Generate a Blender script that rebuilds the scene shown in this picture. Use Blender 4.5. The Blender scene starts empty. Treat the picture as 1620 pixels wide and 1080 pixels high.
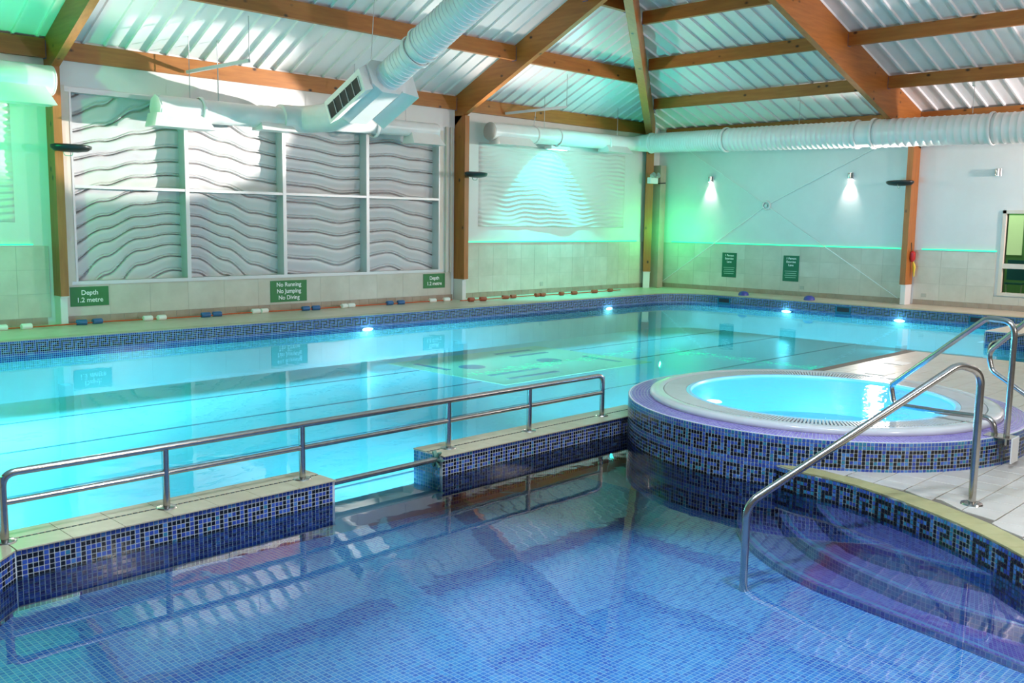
import bpy, math, random
from math import sin, cos, pi, sqrt, atan2, hypot
from mathutils import Vector, Matrix
random.seed(7)
S = bpy.context.scene
COL = S.collection

# ------------------------------------------------------------------ camera
CAM = Vector((-19.2205, -13.8537, 1.5026))
yaw, pitch, roll = .79764, .12430, .01445
F = Vector((sin(yaw)*cos(pitch), cos(yaw)*cos(pitch), -sin(pitch)))
R0 = Vector((cos(yaw), -sin(yaw), 0)); U0 = R0.cross(F)
R = R0*cos(roll)+U0*sin(roll); U = U0*cos(roll)-R0*sin(roll)
cd = bpy.data.cameras.new('camera'); cam = bpy.data.objects.new('camera', cd); COL.objects.link(cam)
mw = Matrix.Identity(4)
for i in range(3):
    mw[i][0], mw[i][1], mw[i][2], mw[i][3] = R[i], U[i], -F[i], CAM[i]
cam.matrix_world = mw
cd.sensor_fit = 'HORIZONTAL'; cd.sensor_width = 36.0; cd.lens = 36.0*1506.1/1620.0
cd.clip_start = .05; cd.clip_end = 200
S.camera = cam

# ------------------------------------------------------------------ world, exposure
W = bpy.data.worlds.new('world'); S.world = W; W.use_nodes = True
bg = W.node_tree.nodes['Background']; bg.inputs[0].default_value = (.97, .92, .88, 1); bg.inputs[1].default_value = .17
S.view_settings.view_transform = 'Standard'; S.view_settings.look = 'None'
S.view_settings.exposure = -0.24; S.view_settings.gamma = 1.0; S.view_settings.use_curve_mapping = False
S.cycles.use_denoising = True
S.cycles.max_bounces = 8; S.cycles.diffuse_bounces = 4; S.cycles.glossy_bounces = 4
S.cycles.transparent_max_bounces = 12; S.cycles.transmission_bounces = 4
S.cycles.caustics_reflective = False; S.cycles.caustics_refractive = False
S.cycles.sample_clamp_indirect = 4.0

def lamp(kind, loc, energy, color=(1, 1, 1), size=.2, target=None, spot=None, blend=.4, shape='DISK', sy=None, spread=180):
    ld = bpy.data.lights.new('lamp_light', kind); o = bpy.data.objects.new('lamp_light', ld); COL.objects.link(o)
    ld.energy = energy; ld.color = color; o.location = loc
    if kind == 'AREA':
        ld.shape = shape; ld.size = size
        if sy: ld.size_y = sy
        ld.spread = math.radians(spread)
    else:
        ld.shadow_soft_size = size
    if spot: ld.spot_size = math.radians(spot); ld.spot_blend = blend
    if target is not None:
        d = Vector(target)-Vector(loc); o.rotation_euler = d.to_track_quat('-Z', 'Y').to_euler()
    return o

GREEN = (.01, 1.0, .24); CYAN = (.0, .85, .70); WARM = (1, .92, .84)
# floodlights on the posts (uplighters) and their fellows on the posts outside the frame
lamp('SPOT', (-.72, -5.95, 2.46), 330, WARM, .08, (-9, -4.5, 4.2), 150, .6)
lamp('SPOT', (-.98, -6.02, 2.50), 18000, (1, .96, .90), .05, (-12.6, 0, 3.15), 13, .25)
lamp('SPOT', (-6.68, -.72, 2.55), 260, WARM, .10, (-5.5, -6, 5.5), 150, .6)
lamp('SPOT', (-14.15, -.72, 2.55), 160, WARM, .10, (-12, -7, 5.5), 150, .6)
lamp('SPOT', (-1.0, -12.3, 2.6), 1350, (1, .86, .84), .12, (-4, -6, 4.6), 150, .6)
lamp('SPOT', (-7, -16.5, 2.6), 1100, (1, .88, .86), .14, (-7.5, -8, 6.2), 120, .7)
lamp('SPOT', (-14.2, -16.5, 2.6), 420, WARM, .14, (-9, -4, 3.0), 150, .6)
# colour-changing wall washers above the relief panels, then two added tint lamps
lamp('POINT', (-15.7, -1.7, 2.5), 170, GREEN, .02)
lamp('SPOT', (-4.05, -.38, 3.0), 700, CYAN, .02, (-4.05, -.0, 2.45), 112, .35)
lamp('POINT', (-3.6, -1.6, 2.9), 95, (.0, .66, .56), .02)  # added teal point that tints the roof of the hip bay
lamp('POINT', (-.75, -.75, 1.35), 36, GREEN, .015)  # green point added for the LED glow in the far corner
# pool lamps under water
PL = (.22, .76, 1)
for x in (-21, -16.0, -9.8, -3.5):
    lamp('POINT', (x, -1.42, -.27), 3, (.7, 1, 1), .03); lamp('SPOT', (x, -1.40, -.30), 40, PL, .03, (x, -3.0, -.85), 84, .9)
for y in (-4.07, -6.45):
    lamp('POINT', (-1.04, y, -.27), 3, (.7, 1, 1), .03); lamp('SPOT', (-1.02, y, -.30), 40, PL, .03, (-2.6, y, -.85), 84, .9)
# unseen light strips added along the pool sides to brighten floor and walls
lamp('AREA', (-18.8, -8.78, -.42), 14, PL, 5.4, (-18.8, -1.3, -.98), shape='RECTANGLE', sy=.14, spread=22)
lamp('AREA', (-13.7, -8.78, -.42), 8, PL, 2.4, (-13.7, -1.3, -.98), shape='RECTANGLE', sy=.14, spread=22)
lamp('AREA', (-8.8, -8.86, -.42), 14, PL, 4.0, (-8.8, -1.3, -.98), shape='RECTANGLE', sy=.14, spread=22)
for x, w in ((-18.8, 5.4), (-13.7, 2.4), (-8.8, 4.0)):
    lamp('AREA', (x, -8.80, -.36), 17*w, PL, w, (x, -6.3, -.86), shape='RECTANGLE', sy=.14, spread=44)
lamp('AREA', (-23.6, -5.2, -.42), 240, PL, 6.5, (-15, -5.2, -.90), shape='RECTANGLE', sy=.2, spread=30)
lamp('AREA', (-12.5, -1.42, -.25), 300, PL, 21.0, (-12.5, -4.6, -.86), shape='RECTANGLE', sy=.03, spread=50)
# unseen area lights added above the frame to brighten the paddling pool
for x, y in ((-16.8, -11.4), (-15.4, -12.9)):
    lamp('AREA', (x, y, 4.7), 240, (.66, .80, 1), .5, (x, y, 0))
# spa lamp
lamp('POINT', (-12.08, -10.34, .0), 62, (.25, .56, 1), .12)
# wall lights on the right wall
for y in (-1.49, -4.86):
    lamp('SPOT', (-.07, y, 2.47), 44, (1, .97, .93), .02, (.02, y, 2.25), 75, .8)

# ------------------------------------------------------------------ materials
def mat(name, base=(.8, .8, .8), rough=.5, metal=0.0, emit=None, es=0.0, build=None, spec=None):
    m = bpy.data.materials.new(name); m.use_nodes = True
    b = m.node_tree.nodes['Principled BSDF']
    b.inputs['Base Color'].default_value = (*base, 1); b.inputs['Roughness'].default_value = rough
    b.inputs['Metallic'].default_value = metal
    if spec is not None: b.inputs['Specular IOR Level'].default_value = spec
    if emit: b.inputs['Emission Color'].default_value = (*emit, 1); b.inputs['Emission Strength'].default_value = es
    if build: build(m.node_tree, b)
    return m
def N(t, kind, **kw):
    n = t.nodes.new(kind)
    for k, v in kw.items(): setattr(n, k, v)
    return n
def ramp(t, fac, stops):
    r = N(t, 'ShaderNodeValToRGB'); e = r.color_ramp.elements
    while len(e) < len(stops): e.new(.5)
    for q, (p, c) in zip(e, stops): q.position = p; q.color = (*c, 1)
    t.links.new(fac, r.inputs[0]); return r.outputs[0]
def coords(t, scale=(1, 1, 1)):
    g = N(t, 'ShaderNodeNewGeometry'); m = N(t, 'ShaderNodeMapping'); m.inputs['Scale'].default_value = scale
    t.links.new(g.outputs['Position'], m.inputs['Vector']); return m.outputs[0]
def noise(t, vec, scale, detail=3, rough=.5):
    n = N(t, 'ShaderNodeTexNoise'); n.inputs['Scale'].default_value = scale; n.inputs['Detail'].default_value = detail
    n.inputs['Roughness'].default_value = rough; t.links.new(vec, n.inputs['Vector']); return n.outputs['Fac']
def mixc(t, fac, a, b, mode='MIX'):
    m = N(t, 'ShaderNodeMix', data_type='RGBA', blend_type=mode)
    for s, v in ((0, fac), (6, a), (7, b)):
        if hasattr(v, 'is_output'): t.links.new(v, m.inputs[s])
        elif isinstance(v, tuple): m.inputs[s].default_value = (*v, 1)
        else: m.inputs[s].default_value = v
    return m.outputs[2]
def bump(t, b, h, strength=.2, dist=.01):
    n = N(t, 'ShaderNodeBump'); n.inputs['Strength'].default_value = strength; n.inputs['Distance'].default_value = dist
    t.links.new(h, n.inputs['Height']); t.links.new(n.outputs[0], b.inputs['Normal'])
def mottled(name, c1, c2, scale=3, rough=.5, metal=0, bs=.0, detail=4, spec=None):
    def bl(t, b):
        v = coords(t); f = noise(t, v, scale, detail, .6)
        t.links.new(ramp(t, f, [(.3, c1), (.7, c2)]), b.inputs['Base Color'])
        if bs: bump(t, b, noise(t, v, scale*6, 3), bs, .005)
    return mat(name, c1, rough, metal, build=bl, spec=spec)
def wood(name, axis, c1, c2, dark):
    sc = [9, 9, 9]; sc['xyz'.index(axis)] = .8
    def bl(t, b):
        v = coords(t, tuple(sc)); f = noise(t, v, 2.2, 5, .6)
        base = ramp(t, f, [(.25, c1), (.75, c2)])
        ks = [5.0, 5.0, 5.0]; ks['xyz'.index(axis)] = 3.2
        vo = N(t, 'ShaderNodeTexVoronoi'); vo.inputs['Scale'].default_value = 1.0; vo.inputs['Randomness'].default_value = 1.0
        t.links.new(coords(t, tuple(ks)), vo.inputs['Vector'])
        k = ramp(t, vo.outputs['Distance'], [(.06, (1, 1, 1)), (.16, (0, 0, 0))])
        t.links.new(mixc(t, k, base, dark), b.inputs['Base Color'])
        bump(t, b, f, .08, .004)
    return mat(name, c1, .45, build=bl)
WA, WB, WD = (.30, .092, .014), (.45, .155, .028), (.035, .010, .003)
wood_x = wood('timber_along_x', 'x', WA, WB, WD)
wood_y = wood('timber_along_y', 'y', WA, WB, WD)
wood_z = wood('timber_upright', 'z', WA, WB, WD)
paint = mottled('white_wall_paint', (.72, .70, .68), (.78, .76, .74), 1.2, .45)
sheet = mottled('white_roof_sheet', (.78, .78, .80), (.86, .85, .86), .8, .38)
duct_m = mottled('white_duct_metal', (.80, .79, .76), (.86, .85, .83), 2.5, .32)
flex_m = mottled('flexible_duct_skin', (.78, .78, .77), (.86, .85, .84), 4, .42)
stone = mottled('beige_wall_tile', (.56, .50, .41), (.68, .62, .52), 2.2, .22, detail=6)
stone2 = mottled('beige_wall_tile_pale', (.60, .54, .45), (.71, .65, .56), 2.6, .22, detail=6)
grout = mat('pale_grout', (.62, .64, .62), .8)
tilegrout = mat('tile_grout', (.50, .46, .38), .7)
skirt_m = mottled('brown_skirting_tile', (.33, .24, .18), (.42, .32, .24), 5, .35)
deck_m = mottled('beige_deck_tile', (.55, .47, .36), (.64, .56, .45), 4, .35)
cream = mottled('cream_deck_tile', (.56, .49, .41), (.64, .57, .49), 5, .28)
cream2 = mottled('cream_deck_tile_warm', (.53, .46, .38), (.61, .54, .45), 5, .28)
joint = mat('deck_joint', (.16, .13, .10), .8)
olive = mottled('olive_coping_stone', (.33, .29, .12), (.43, .38, .17), 9, .4)
coping_m = mottled('sandy_coping_stone', (.42, .35, .22), (.52, .44, .29), 9, .4)
darkband = mat('dark_slot', (.02, .02, .03), .6)
t_blue = mat('mosaic_blue', (.030, .060, .30), .12)
t_mid = mat('mosaic_mid_blue', (.045, .105, .40), .12)
t_lite = mat('mosaic_light_blue', (.07, .20, .46), .12)
t_black = mat('mosaic_black', (.006, .006, .010), .12)
t_lav = mat('mosaic_lavender', (.36, .27, .68), .15)
t_lav2 = mat('mosaic_violet', (.25, .17, .58), .15)
t_sky = mat('mosaic_sky_blue', (.26, .48, .78), .15)
t_navy = mat('mosaic_navy', (.012, .020, .16), .15)
t_teal = mat('mosaic_teal', (.03, .19, .30), .12)
steel = mottled('brushed_steel', (.46, .43, .40), (.55, .52, .48), 30, .22, 1.0)
alu = mat('grey_window_metal', (.60, .62, .62), .35, .3)
trim_m = mottled('cream_window_lining', (.66, .60, .50), (.72, .66, .57), 3, .5)
wavewhite = mat('white_wave_panel', (.64, .61, .61), .35)
relief_m = mat('pale_relief_plaster', (.74, .72, .68), .5)
black = mat('black_plastic', (.012, .014, .014), .35)
signgreen = mat('green_sign_board', (.012, .17, .035), .45)
signdark = mat('dark_green_sign_board', (.008, .13, .06), .45)
white = mat('white_lettering', (.85, .87, .85), .5)
paleletter = mat('pale_small_print', (.30, .48, .38), .5)
plinth = mat('white_post_plinth', (.74, .72, .70), .45)
rope_o = mat('orange_rope', (.55, .09, .02), .7)
fl_white = mat('white_float', (.82, .82, .76), .5); fl_blue = mat('blue_float', (.03, .12, .30), .45)
fl_red = mat('brick_red_float', (.36, .07, .03), .5)
hanger = mat('galvanised_hanger', (.5, .5, .52), .4, .8)
louvre_m = mat('dark_louvre', (.015, .018, .017), .6)
acrylic = mottled('white_acrylic', (.58, .57, .55), (.66, .65, .63), 3, .18)
spa_shell = mat('pale_spa_shell', (.35, .75, .92), .3)
red = mat('red_buoy', (.5, .02, .02), .4); yellow = mat('yellow_strap', (.75, .50, .03), .5)
bluecap = mat('blue_cap', (.05, .06, .35), .4)
led_m = mat('led_strip_glow', (.05, .8, .4), .5, emit=(.02, .80, .24), es=2.0)
uw_m = mat('pool_lamp_lens', (.9, 1, 1), .3, emit=(.85, 1, .98), es=8.0)
glow_m = mat('wall_lamp_lens', (1, 1, 1), .3, emit=(1, .97, .92), es=30.0)
cyanglow = mat('wash_lamp_lens', (.6, 1, 1), .3, emit=(.15, 1.0, .85), es=14.0)
purple_bracket = mat('blue_joist_hanger', (.10, .12, .30), .45, .4)

def grid_mat(name, shades, pitch, line, lw, rough=.2):
    def bl(t, b):
        v = coords(t, (1/pitch, 1/pitch, 1/pitch))
        fl = N(t, 'ShaderNodeVectorMath', operation='FLOOR'); t.links.new(v, fl.inputs[0])
        wn = N(t, 'ShaderNodeTexWhiteNoise', noise_dimensions='2D'); t.links.new(fl.outputs[0], wn.inputs['Vector'])
        c = ramp(t, wn.outputs['Value'], shades)
        fr = N(t, 'ShaderNodeVectorMath', operation='FRACTION'); t.links.new(v, fr.inputs[0])
        sp = N(t, 'ShaderNodeSeparateXYZ'); t.links.new(fr.outputs[0], sp.inputs[0])
        mn = N(t, 'ShaderNodeMath', operation='MINIMUM'); t.links.new(sp.outputs[0], mn.inputs[0]); t.links.new(sp.outputs[1], mn.inputs[1])
        lt = N(t, 'ShaderNodeMath', operation='LESS_THAN'); t.links.new(mn.outputs[0], lt.inputs[0]); lt.inputs[1].default_value = lw
        t.links.new(mixc(t, lt.outputs[0], c, line), b.inputs['Base Color'])
    return mat(name, (.1, .2, .5), rough, build=bl)
P = .0252
kidfloor = grid_mat('paddling_floor_mosaic', [(0, (.03, .17, .62)), (.35, (.05, .25, .70)), (.7, (.08, .33, .75)), (1, (.12, .42, .78))], P, (.62, .76, .82), .15)
mainfloor = mottled('pale_pool_tile', (.62, .84, .88), (.68, .88, .90), 2, .4)
mainpad = mottled('cream_floor_pad', (.88, .86, .50), (.92, .90, .56), 2, .4)
lanedark = mat('dark_floor_tile_line', (.10, .22, .28), .5)

def water(name, tint, ior, bscale, bstr, stretch=(1, 1, 1)):
    m = bpy.data.materials.new(name); m.use_nodes = True; t = m.node_tree
    t.nodes.remove(t.nodes['Principled BSDF']); out = t.nodes['Material Output']
    v = coords(t, stretch); h = noise(t, v, bscale, 3, .55)
    bp = N(t, 'ShaderNodeBump'); bp.inputs['Strength'].default_value = bstr; bp.inputs['Distance'].default_value = .02
    t.links.new(h, bp.inputs['Height'])
    fr = N(t, 'ShaderNodeFresnel'); fr.inputs['IOR'].default_value = ior; t.links.new(bp.outputs[0], fr.inputs['Normal'])
    gl = N(t, 'ShaderNodeBsdfGlossy'); gl.inputs['Roughness'].default_value = .015; t.links.new(bp.outputs[0], gl.inputs['Normal'])
    tr = N(t, 'ShaderNodeBsdfTransparent'); tr.inputs[0].default_value = (*tint, 1)
    mx = N(t, 'ShaderNodeMixShader'); t.links.new(fr.outputs[0], mx.inputs[0]); t.links.new(tr.outputs[0], mx.inputs[1]); t.links.new(gl.outputs[0], mx.inputs[2])
    t.links.new(mx.outputs[0], out.inputs['Surface'])
    return m
water_main = water('main_pool_water', (.36, .90, .97), 1.25, 2.2, .10)
water_kid = water('paddling_pool_water', (.74, .93, 1.0), 2.15, 2.6, .05)
water_spa = water('spa_water', (.48, .86, 1.0), 1.2, 9, .25)

# ------------------------------------------------------------------ mesh helpers
class MB:
    def __init__(s): s.v = []; s.f = []; s.m = []
    def add(s, vs, fs, mi=0):
        o = len(s.v); s.v += [tuple(q) for q in vs]; s.f += [tuple(i+o for i in f) for f in fs]; s.m += [mi]*len(fs); return s
    def box(s, a, b, mi=0):
        (x0, y0, z0), (x1, y1, z1) = a, b
        return s.add([(x0, y0, z0), (x1, y0, z0), (x1, y1, z0), (x0, y1, z0), (x0, y0, z1), (x1, y0, z1), (x1, y1, z1), (x0, y1, z1)],
                     [(0, 3, 2, 1), (4, 5, 6, 7), (0, 1, 5, 4), (1, 2, 6, 5), (2, 3, 7, 6), (3, 0, 4, 7)], mi)
    def bbox(s, a, b, c=.01, mi=0):
        # box with chamfered vertical and top edges
        (x0, y0, z0), (x1, y1, z1) = a, b
        def ringv(i, z): return [(x0+i, y0+c, z), (x0+c, y0+i, z), (x1-c, y0+i, z), (x1-i, y0+c, z), (x1-i, y1-c, z), (x1-c, y1-i, z), (x0+c, y1-i, z), (x0+i, y1-c, z)]
        vs = ringv(0, z0)+ringv(0, z1-c)+[(min(max(x, x0+c), x1-c), min(max(y, y0+c), y1-c), z1) for x, y, _ in ringv(c, z1)]
        fs = [tuple(range(7, -1, -1)), tuple(range(16, 24))]
        for k in (0, 8):
            for i in range(8): fs.append((k+i, k+(i+1) % 8, k+8+(i+1) % 8, k+8+i))
        return s.add(vs, fs, mi)
    def prism(s, poly, z0, z1, mi=0, side=None):
        n = len(poly); zf0 = z0 if callable(z0) else (lambda x, y: z0); zf1 = z1 if callable(z1) else (lambda x, y: z1)
        o = len(s.v); s.v += [(x, y, zf0(x, y)) for x, y in poly]+[(x, y, zf1(x, y)) for x, y in poly]
        s.f += [tuple(o+i for i in range(n-1, -1, -1)), tuple(o+n+i for i in range(n))]; s.m += [mi, mi]
        for i in range(n):
            j = (i+1) % n; s.f.append((o+i, o+j, o+n+j, o+n+i)); s.m.append(mi if side is None else side)
        return s
    def hull8(s, lo4, hi4, mi=0):
        return s.add(list(lo4)+list(hi4), [(0, 3, 2, 1), (4, 5, 6, 7), (0, 1, 5, 4), (1, 2, 6, 5), (2, 3, 7, 6), (3, 0, 4, 7)], mi)
    def beam(s, a, b, w, h, up=(0, 0, 1), mi=0, c=0):
        a, b, up = Vector(a), Vector(b), Vector(up); d = (b-a).normalized(); x = d.cross(up).normalized(); u = x.cross(d)
        def q(p): return [p-x*w/2-u*h/2, p+x*w/2-u*h/2, p+x*w/2+u*h/2, p-x*w/2+u*h/2]
        return s.hull8(q(a), q(b), mi)
    def tube(s, path, r, n=14, mi=0, cap=True):
        path = [Vector(p) for p in path]; m = len(path); rs = r if isinstance(r, (list, tuple)) else [r]*m
        T = []
        for i in range(m):
            d = (path[min(i+1, m-1)]-path[max(i-1, 0)])
            T.append(d.normalized() if d.length > 1e-9 else Vector((0, 0, 1)))
        ref = Vector((0, 0, 1)) if abs(T[0].z) < .9 else Vector((1, 0, 0))
        a = T[0].cross(ref).normalized(); vs = []
        for i in range(m):
            a = (a-T[i]*a.dot(T[i])).normalized(); b = T[i].cross(a)
            vs += [path[i]+(a*cos(2*pi*k/n)+b*sin(2*pi*k/n))*rs[i] for k in range(n)]
        fs = [(i*n+k, i*n+(k+1) % n, (i+1)*n+(k+1) % n, (i+1)*n+k) for i in range(m-1) for k in range(n)]
        if cap: fs += [tuple(range(n-1, -1, -1)), tuple((m-1)*n+k for k in range(n))]
        return s.add(vs, fs, mi)
    def lathe(s, prof, c=(0, 0), n=48, mi=0, a0=0, a1=2*pi):
        full = abs(a1-a0-2*pi) < 1e-6; k = n if full else n+1; vs = []
        for i in range(k):
            a = a0+(a1-a0)*i/n; vs += [(c[0]+r*cos(a), c[1]+r*sin(a), z) for r, z in prof]
        m = len(prof); fs = []
        for i in range(n):
            j = (i+1) % k
            for q in range(m-1): fs.append((i*m+q, j*m+q, j*m+q+1, i*m+q+1))
        return s.add(vs, fs, mi)
    def build(s, name, mats, parent=None, smooth=None, kind=None, label=None):
        me = bpy.data.meshes.new(name); o = bpy.data.objects.new(name, me)
        if not isinstance(mats, (list, tuple)): mats = [mats]
        for q in mats: me.materials.append(q)
        off = Vector((0, 0, 0))
        if parent is not None:
            q = parent
            while q is not None: off += Vector(q.location); q = q.parent
        me.from_pydata([(x-off.x, y-off.y, z-off.z) for x, y, z in s.v], [], s.f)
        if len(mats) > 1: me.polygons.foreach_set('material_index', s.m)
        if smooth is not None:
            me.polygons.foreach_set('use_smooth', [True]*len(me.polygons)); me.update()
            try: me.set_sharp_from_angle(angle=math.radians(smooth))
            except Exception: pass
        me.update(); COL.objects.link(o)
        if parent is not None: o.parent = parent
        if kind: o['kind'] = kind
        if label: o['label'] = label
        return o
def tag(o, label, cat, group=None):
    o['label'] = label; o['category'] = cat
    if group: o['group'] = group
    return o
def thing(name, label, cat, loc, group=None):
    o = bpy.data.objects.new(name, None); COL.objects.link(o); o.location = loc; o.empty_display_size = .1
    return tag(o, label, cat, group)
def copy_part(src, parent, loc):
    o = src.copy(); COL.objects.link(o); o.parent = parent; o.location = loc; return o
def structure(o): o['kind'] = 'structure'; return o
def arc(c, r, a0, a1, n, z=None):
    return [(c[0]+r*cos(a0+(a1-a0)*i/n), c[1]+r*sin(a0+(a1-a0)*i/n)) for i in range(n+1)]
def smooth_path(pts, rad, n=6):
    pts = [Vector(p) for p in pts]; out = [pts[0]]
    for i in range(1, len(pts)-1):
        r = rad[i] if isinstance(rad, (list, tuple)) else rad
        a = (pts[i-1]-pts[i]); b = (pts[i+1]-pts[i]); la, lb = a.length, b.length
        ang = a.angle(b); t = min(r/math.tan(ang/2), la*.48, lb*.48)
        p0 = pts[i]+a.normalized()*t; p1 = pts[i]+b.normalized()*t
        for k in range(n+1):
            u = k/n; out.append(p0*(1-u)**2+pts[i]*2*u*(1-u)+p1*u*u)
    out.append(pts[-1]); return out

# Greek-key mosaic laid as single tiles along a plan path (tiles face to the left of the travel direction if side=+1)
KEY = ["111110", "100010", "101110", "101000", "101111"]
def mosaic(path, ztop, rows, side=1, key_row=1, pitch=P, off=.002, ptrn=0, key=True, low=99, lowmats=(8,), key_row2=99, weights=(5, 4, 1.2, .5)):
    mb = MB(); L = [0]
    for a, b in zip(path, path[1:]): L.append(L[-1]+hypot(b[0]-a[0], b[1]-a[1]))
    n = int(L[-1]/pitch)
    def at(s):
        for i in range(len(path)-1):
            if s <= L[i+1] or i == len(path)-2:
                u = (s-L[i])/max(L[i+1]-L[i], 1e-9); a, b = path[i], path[i+1]
                d = ((b[0]-a[0])/max(L[i+1]-L[i], 1e-9), (b[1]-a[1])/max(L[i+1]-L[i], 1e-9))
                return a[0]+(b[0]-a[0])*u-d[1]*off*side, a[1]+(b[1]-a[1])*u+d[0]*off*side
    g = pitch*.085
    for c in range(n):
        x0, y0 = at(c*pitch+g); x1, y1 = at((c+1)*pitch-g)
        for r in range(rows):
            zt = ztop-r*pitch-g; zb = ztop-(r+1)*pitch+g
            k = r-key_row2 if r >= key_row2 else r-key_row
            if key and 0 <= k < 5 and KEY[k][(c+ptrn) % 6] == '1': mi = 3
            elif r >= low: mi = random.choice(lowmats)
            else: mi = random.choices((0, 1, 2, 4), weights)[0]
            vs = [(x0, y0, zb), (x1, y1, zb), (x1, y1, zt), (x0, y0, zt)]
            mb.add(vs, [(0, 1, 2, 3) if side < 0 else (3, 2, 1, 0)], mi)
    return mb
MOS = [t_blue, t_mid, t_lite, t_black, t_teal, t_lav, t_lav2, t_sky, t_navy]

ZW = -.221          # water level
ZC = -.0765         # coping of the low wall and the near deck
ZF = -.03           # coping of the far deck

# ================================================================== walls
# far wall: two recessed bays and the projecting window bay
mb = MB()
mb.box((-24, 0, -.05), (-14.15, .25, 3.95)); mb.box((-6.68, 0, -.05), (.25, .25, 3.95))
mb.box((-14.15, .28, -.05), (-6.68, .4, 3.95))
wall_far = structure(mb.build('wall_far', paint))
mb = MB()
WX0, WX1, WZ0, WZ1 = -13.912, -7.112, .589, 3.202
mb.box((-14.085, -.057, WZ1+.07), (-6.735, .28, 3.95)); mb.box((-14.085, -.05, -.05), (-6.735, .28, WZ0-.05))
mb.box((-14.085, -.05, WZ0-.05), (WX0-.09, .28, WZ1+.07)); mb.box((WX1+.09, -.05, WZ0-.05), (-6.735, .28, WZ1+.07))
bay = mb.build('window_bay_wall', paint, wall_far)
# right wall with the window on the right
mb = MB()
Wy0, Wy1, Wz0, Wz1 = -9.6, -7.86, .27, 1.86
mb.box((0, Wy1, -.05), (.25, .0, 3.85)); mb.box((0, -17, -.05), (.25, Wy0, 3.85))
mb.box((0, Wy0, Wz1), (.25, Wy1, 3.85)); mb.box((0, Wy0, -.05), (.25, Wy1, Wz0))
wall_right = structure(mb.build('wall_right', paint))

def wall_tiles(parent, axis, u0, u1, z0, z1, nz, w, face, th=.022, skip=None):
    n = max(1, round((u1-u0)/w)); w = (u1-u0)/n; h = (z1-z0)/nz; src = {}
    bt = th-.0025
    (MB().box((u0, face-bt, z0), (u1, face-.0005, z1)) if axis == 'x' else MB().box((face-bt, u0, z0), (face-.0005, u1, z1))).build('tile_bed', tilegrout, parent)
    for i in range(n):
        for k in range(nz):
            a = u0+i*w; b = a+w; za = z0+k*h; zb = za+h
            if skip and skip(a, b, za, zb): continue
            m = random.choice((stone, stone, stone2))
            if m not in src:
                q = MB(); g = .0012; c = .0015
                lo = [(g, 0, g), (w-g, 0, g), (w-g, 0, h-g), (g, 0, h-g)]; hi = [(g+c, -th, g+c), (w-g-c, -th, g+c), (w-g-c, -th, h-g-c), (g+c, -th, h-g-c)]
                if axis == 'y': lo = [(y, -x, z) for x, y, z in lo]; hi = [(y, -x, z) for x, y, z in hi]
                q.hull8(lo, hi); o = q.build('wall_tile', m, parent); src[m] = o
            else: o = copy_part(src[m], parent, (0, 0, 0))
            o.location = (a, face, za) if axis == 'x' else (face, b, za)
wall_tiles(wall_far, 'x', -6.45, -.3, .10, 1.09, 3, .4, 0)
wall_tiles(wall_far, 'x', -16.4, -14.25, .10, 1.09, 3, .4, 0)
wall_tiles(wall_far, 'x', -14.05, -6.8, .10, .545, 1, .6, -.05, .012)
wall_tiles(wall_right, 'y', -6.1, -.2, .10, 1.075, 3, .45, 0)
wall_tiles(wall_right, 'y', -7.8, -6.3, .10, 1.075, 3, .45, 0)
wall_tiles(wall_right, 'y', -9.6, -7.8, .10, .25, 1, .45, 0)
# skirting tiles
def skirting(name, axis, u0, u1, face, w=.2):
    n = round((u1-u0)/w); w = (u1-u0)/n
    q = MB().box((0, 0, 0), (w-.004, .006, .10)) if axis == 'x' else MB().box((0, -w+.004, 0), (.006, 0, .10))
    root = MB().box((u0, face-.02, -.01), (u1, face-.001, .098)) if axis == 'x' else MB().box((face-.02, u0, -.01), (face-.001, u1, .098))
    root = structure(root.build(name, grout)); src = None
    for i in range(n):
        if src is None: src = q.build('skirting_tile', skirt_m, root); o = src
        else: o = copy_part(src, root, (0, 0, 0))
        o.location = (u0+i*w, face-.026, 0) if axis == 'x' else (face-.026, u1-i*w, 0)
skirting('baseboard_far', 'x', -14.06, -6.78, -.05)
skirting('baseboard_far', 'x', -6.4, -.3, 0); skirting('baseboard_far', 'x', -16.4, -14.3, 0)
skirting('baseboard_right', 'y', -6.08, -.1, 0); skirting('baseboard_right', 'y', -9.6, -6.3, 0)

# LED strips on the ledge of the tiled dado
def led(label, a, b):
    t = thing('light_strip', label, 'light strip', a)
    q = MB()
    (x0, y0, z0), (x1, y1, z1) = a, b
    dx, dy = (0, -.012) if abs(x1-x0) > abs(y1-y0) else (-.012, 0)
    MB().box((min(x0, x1)+dx*1.0, min(y0, y1)+dy, z0-.012), (max(x0, x1)+(0 if dx == 0 else 0), max(y0, y1), z0+.010)).build('glowing_tape', led_m, t)
    MB().box((min(x0, x1)+dx*1.6, min(y0, y1)+dy*1.6, z0-.020), (max(x0, x1), max(y0, y1), z0-.0125)).build('channel', hanger, t)
led('glowing green strip above the wall tiles between the centre post and the corner', (-6.35, -.012, 1.11), (-.85, -.012, 1.11))
led('glowing green strip above the wall tiles left of the big window', (-16.4, -.012, 1.11), (-14.45, -.012, 1.11))
led('long glowing green strip on the right wall between corner post and next post', (-.012, -6.0, 1.095), (-.012, -.45, 1.095))
led('short glowing green strip on the right wall leading to the small window', (-.012, -7.8, 1.095), (-.012, -6.42, 1.095))

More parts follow.
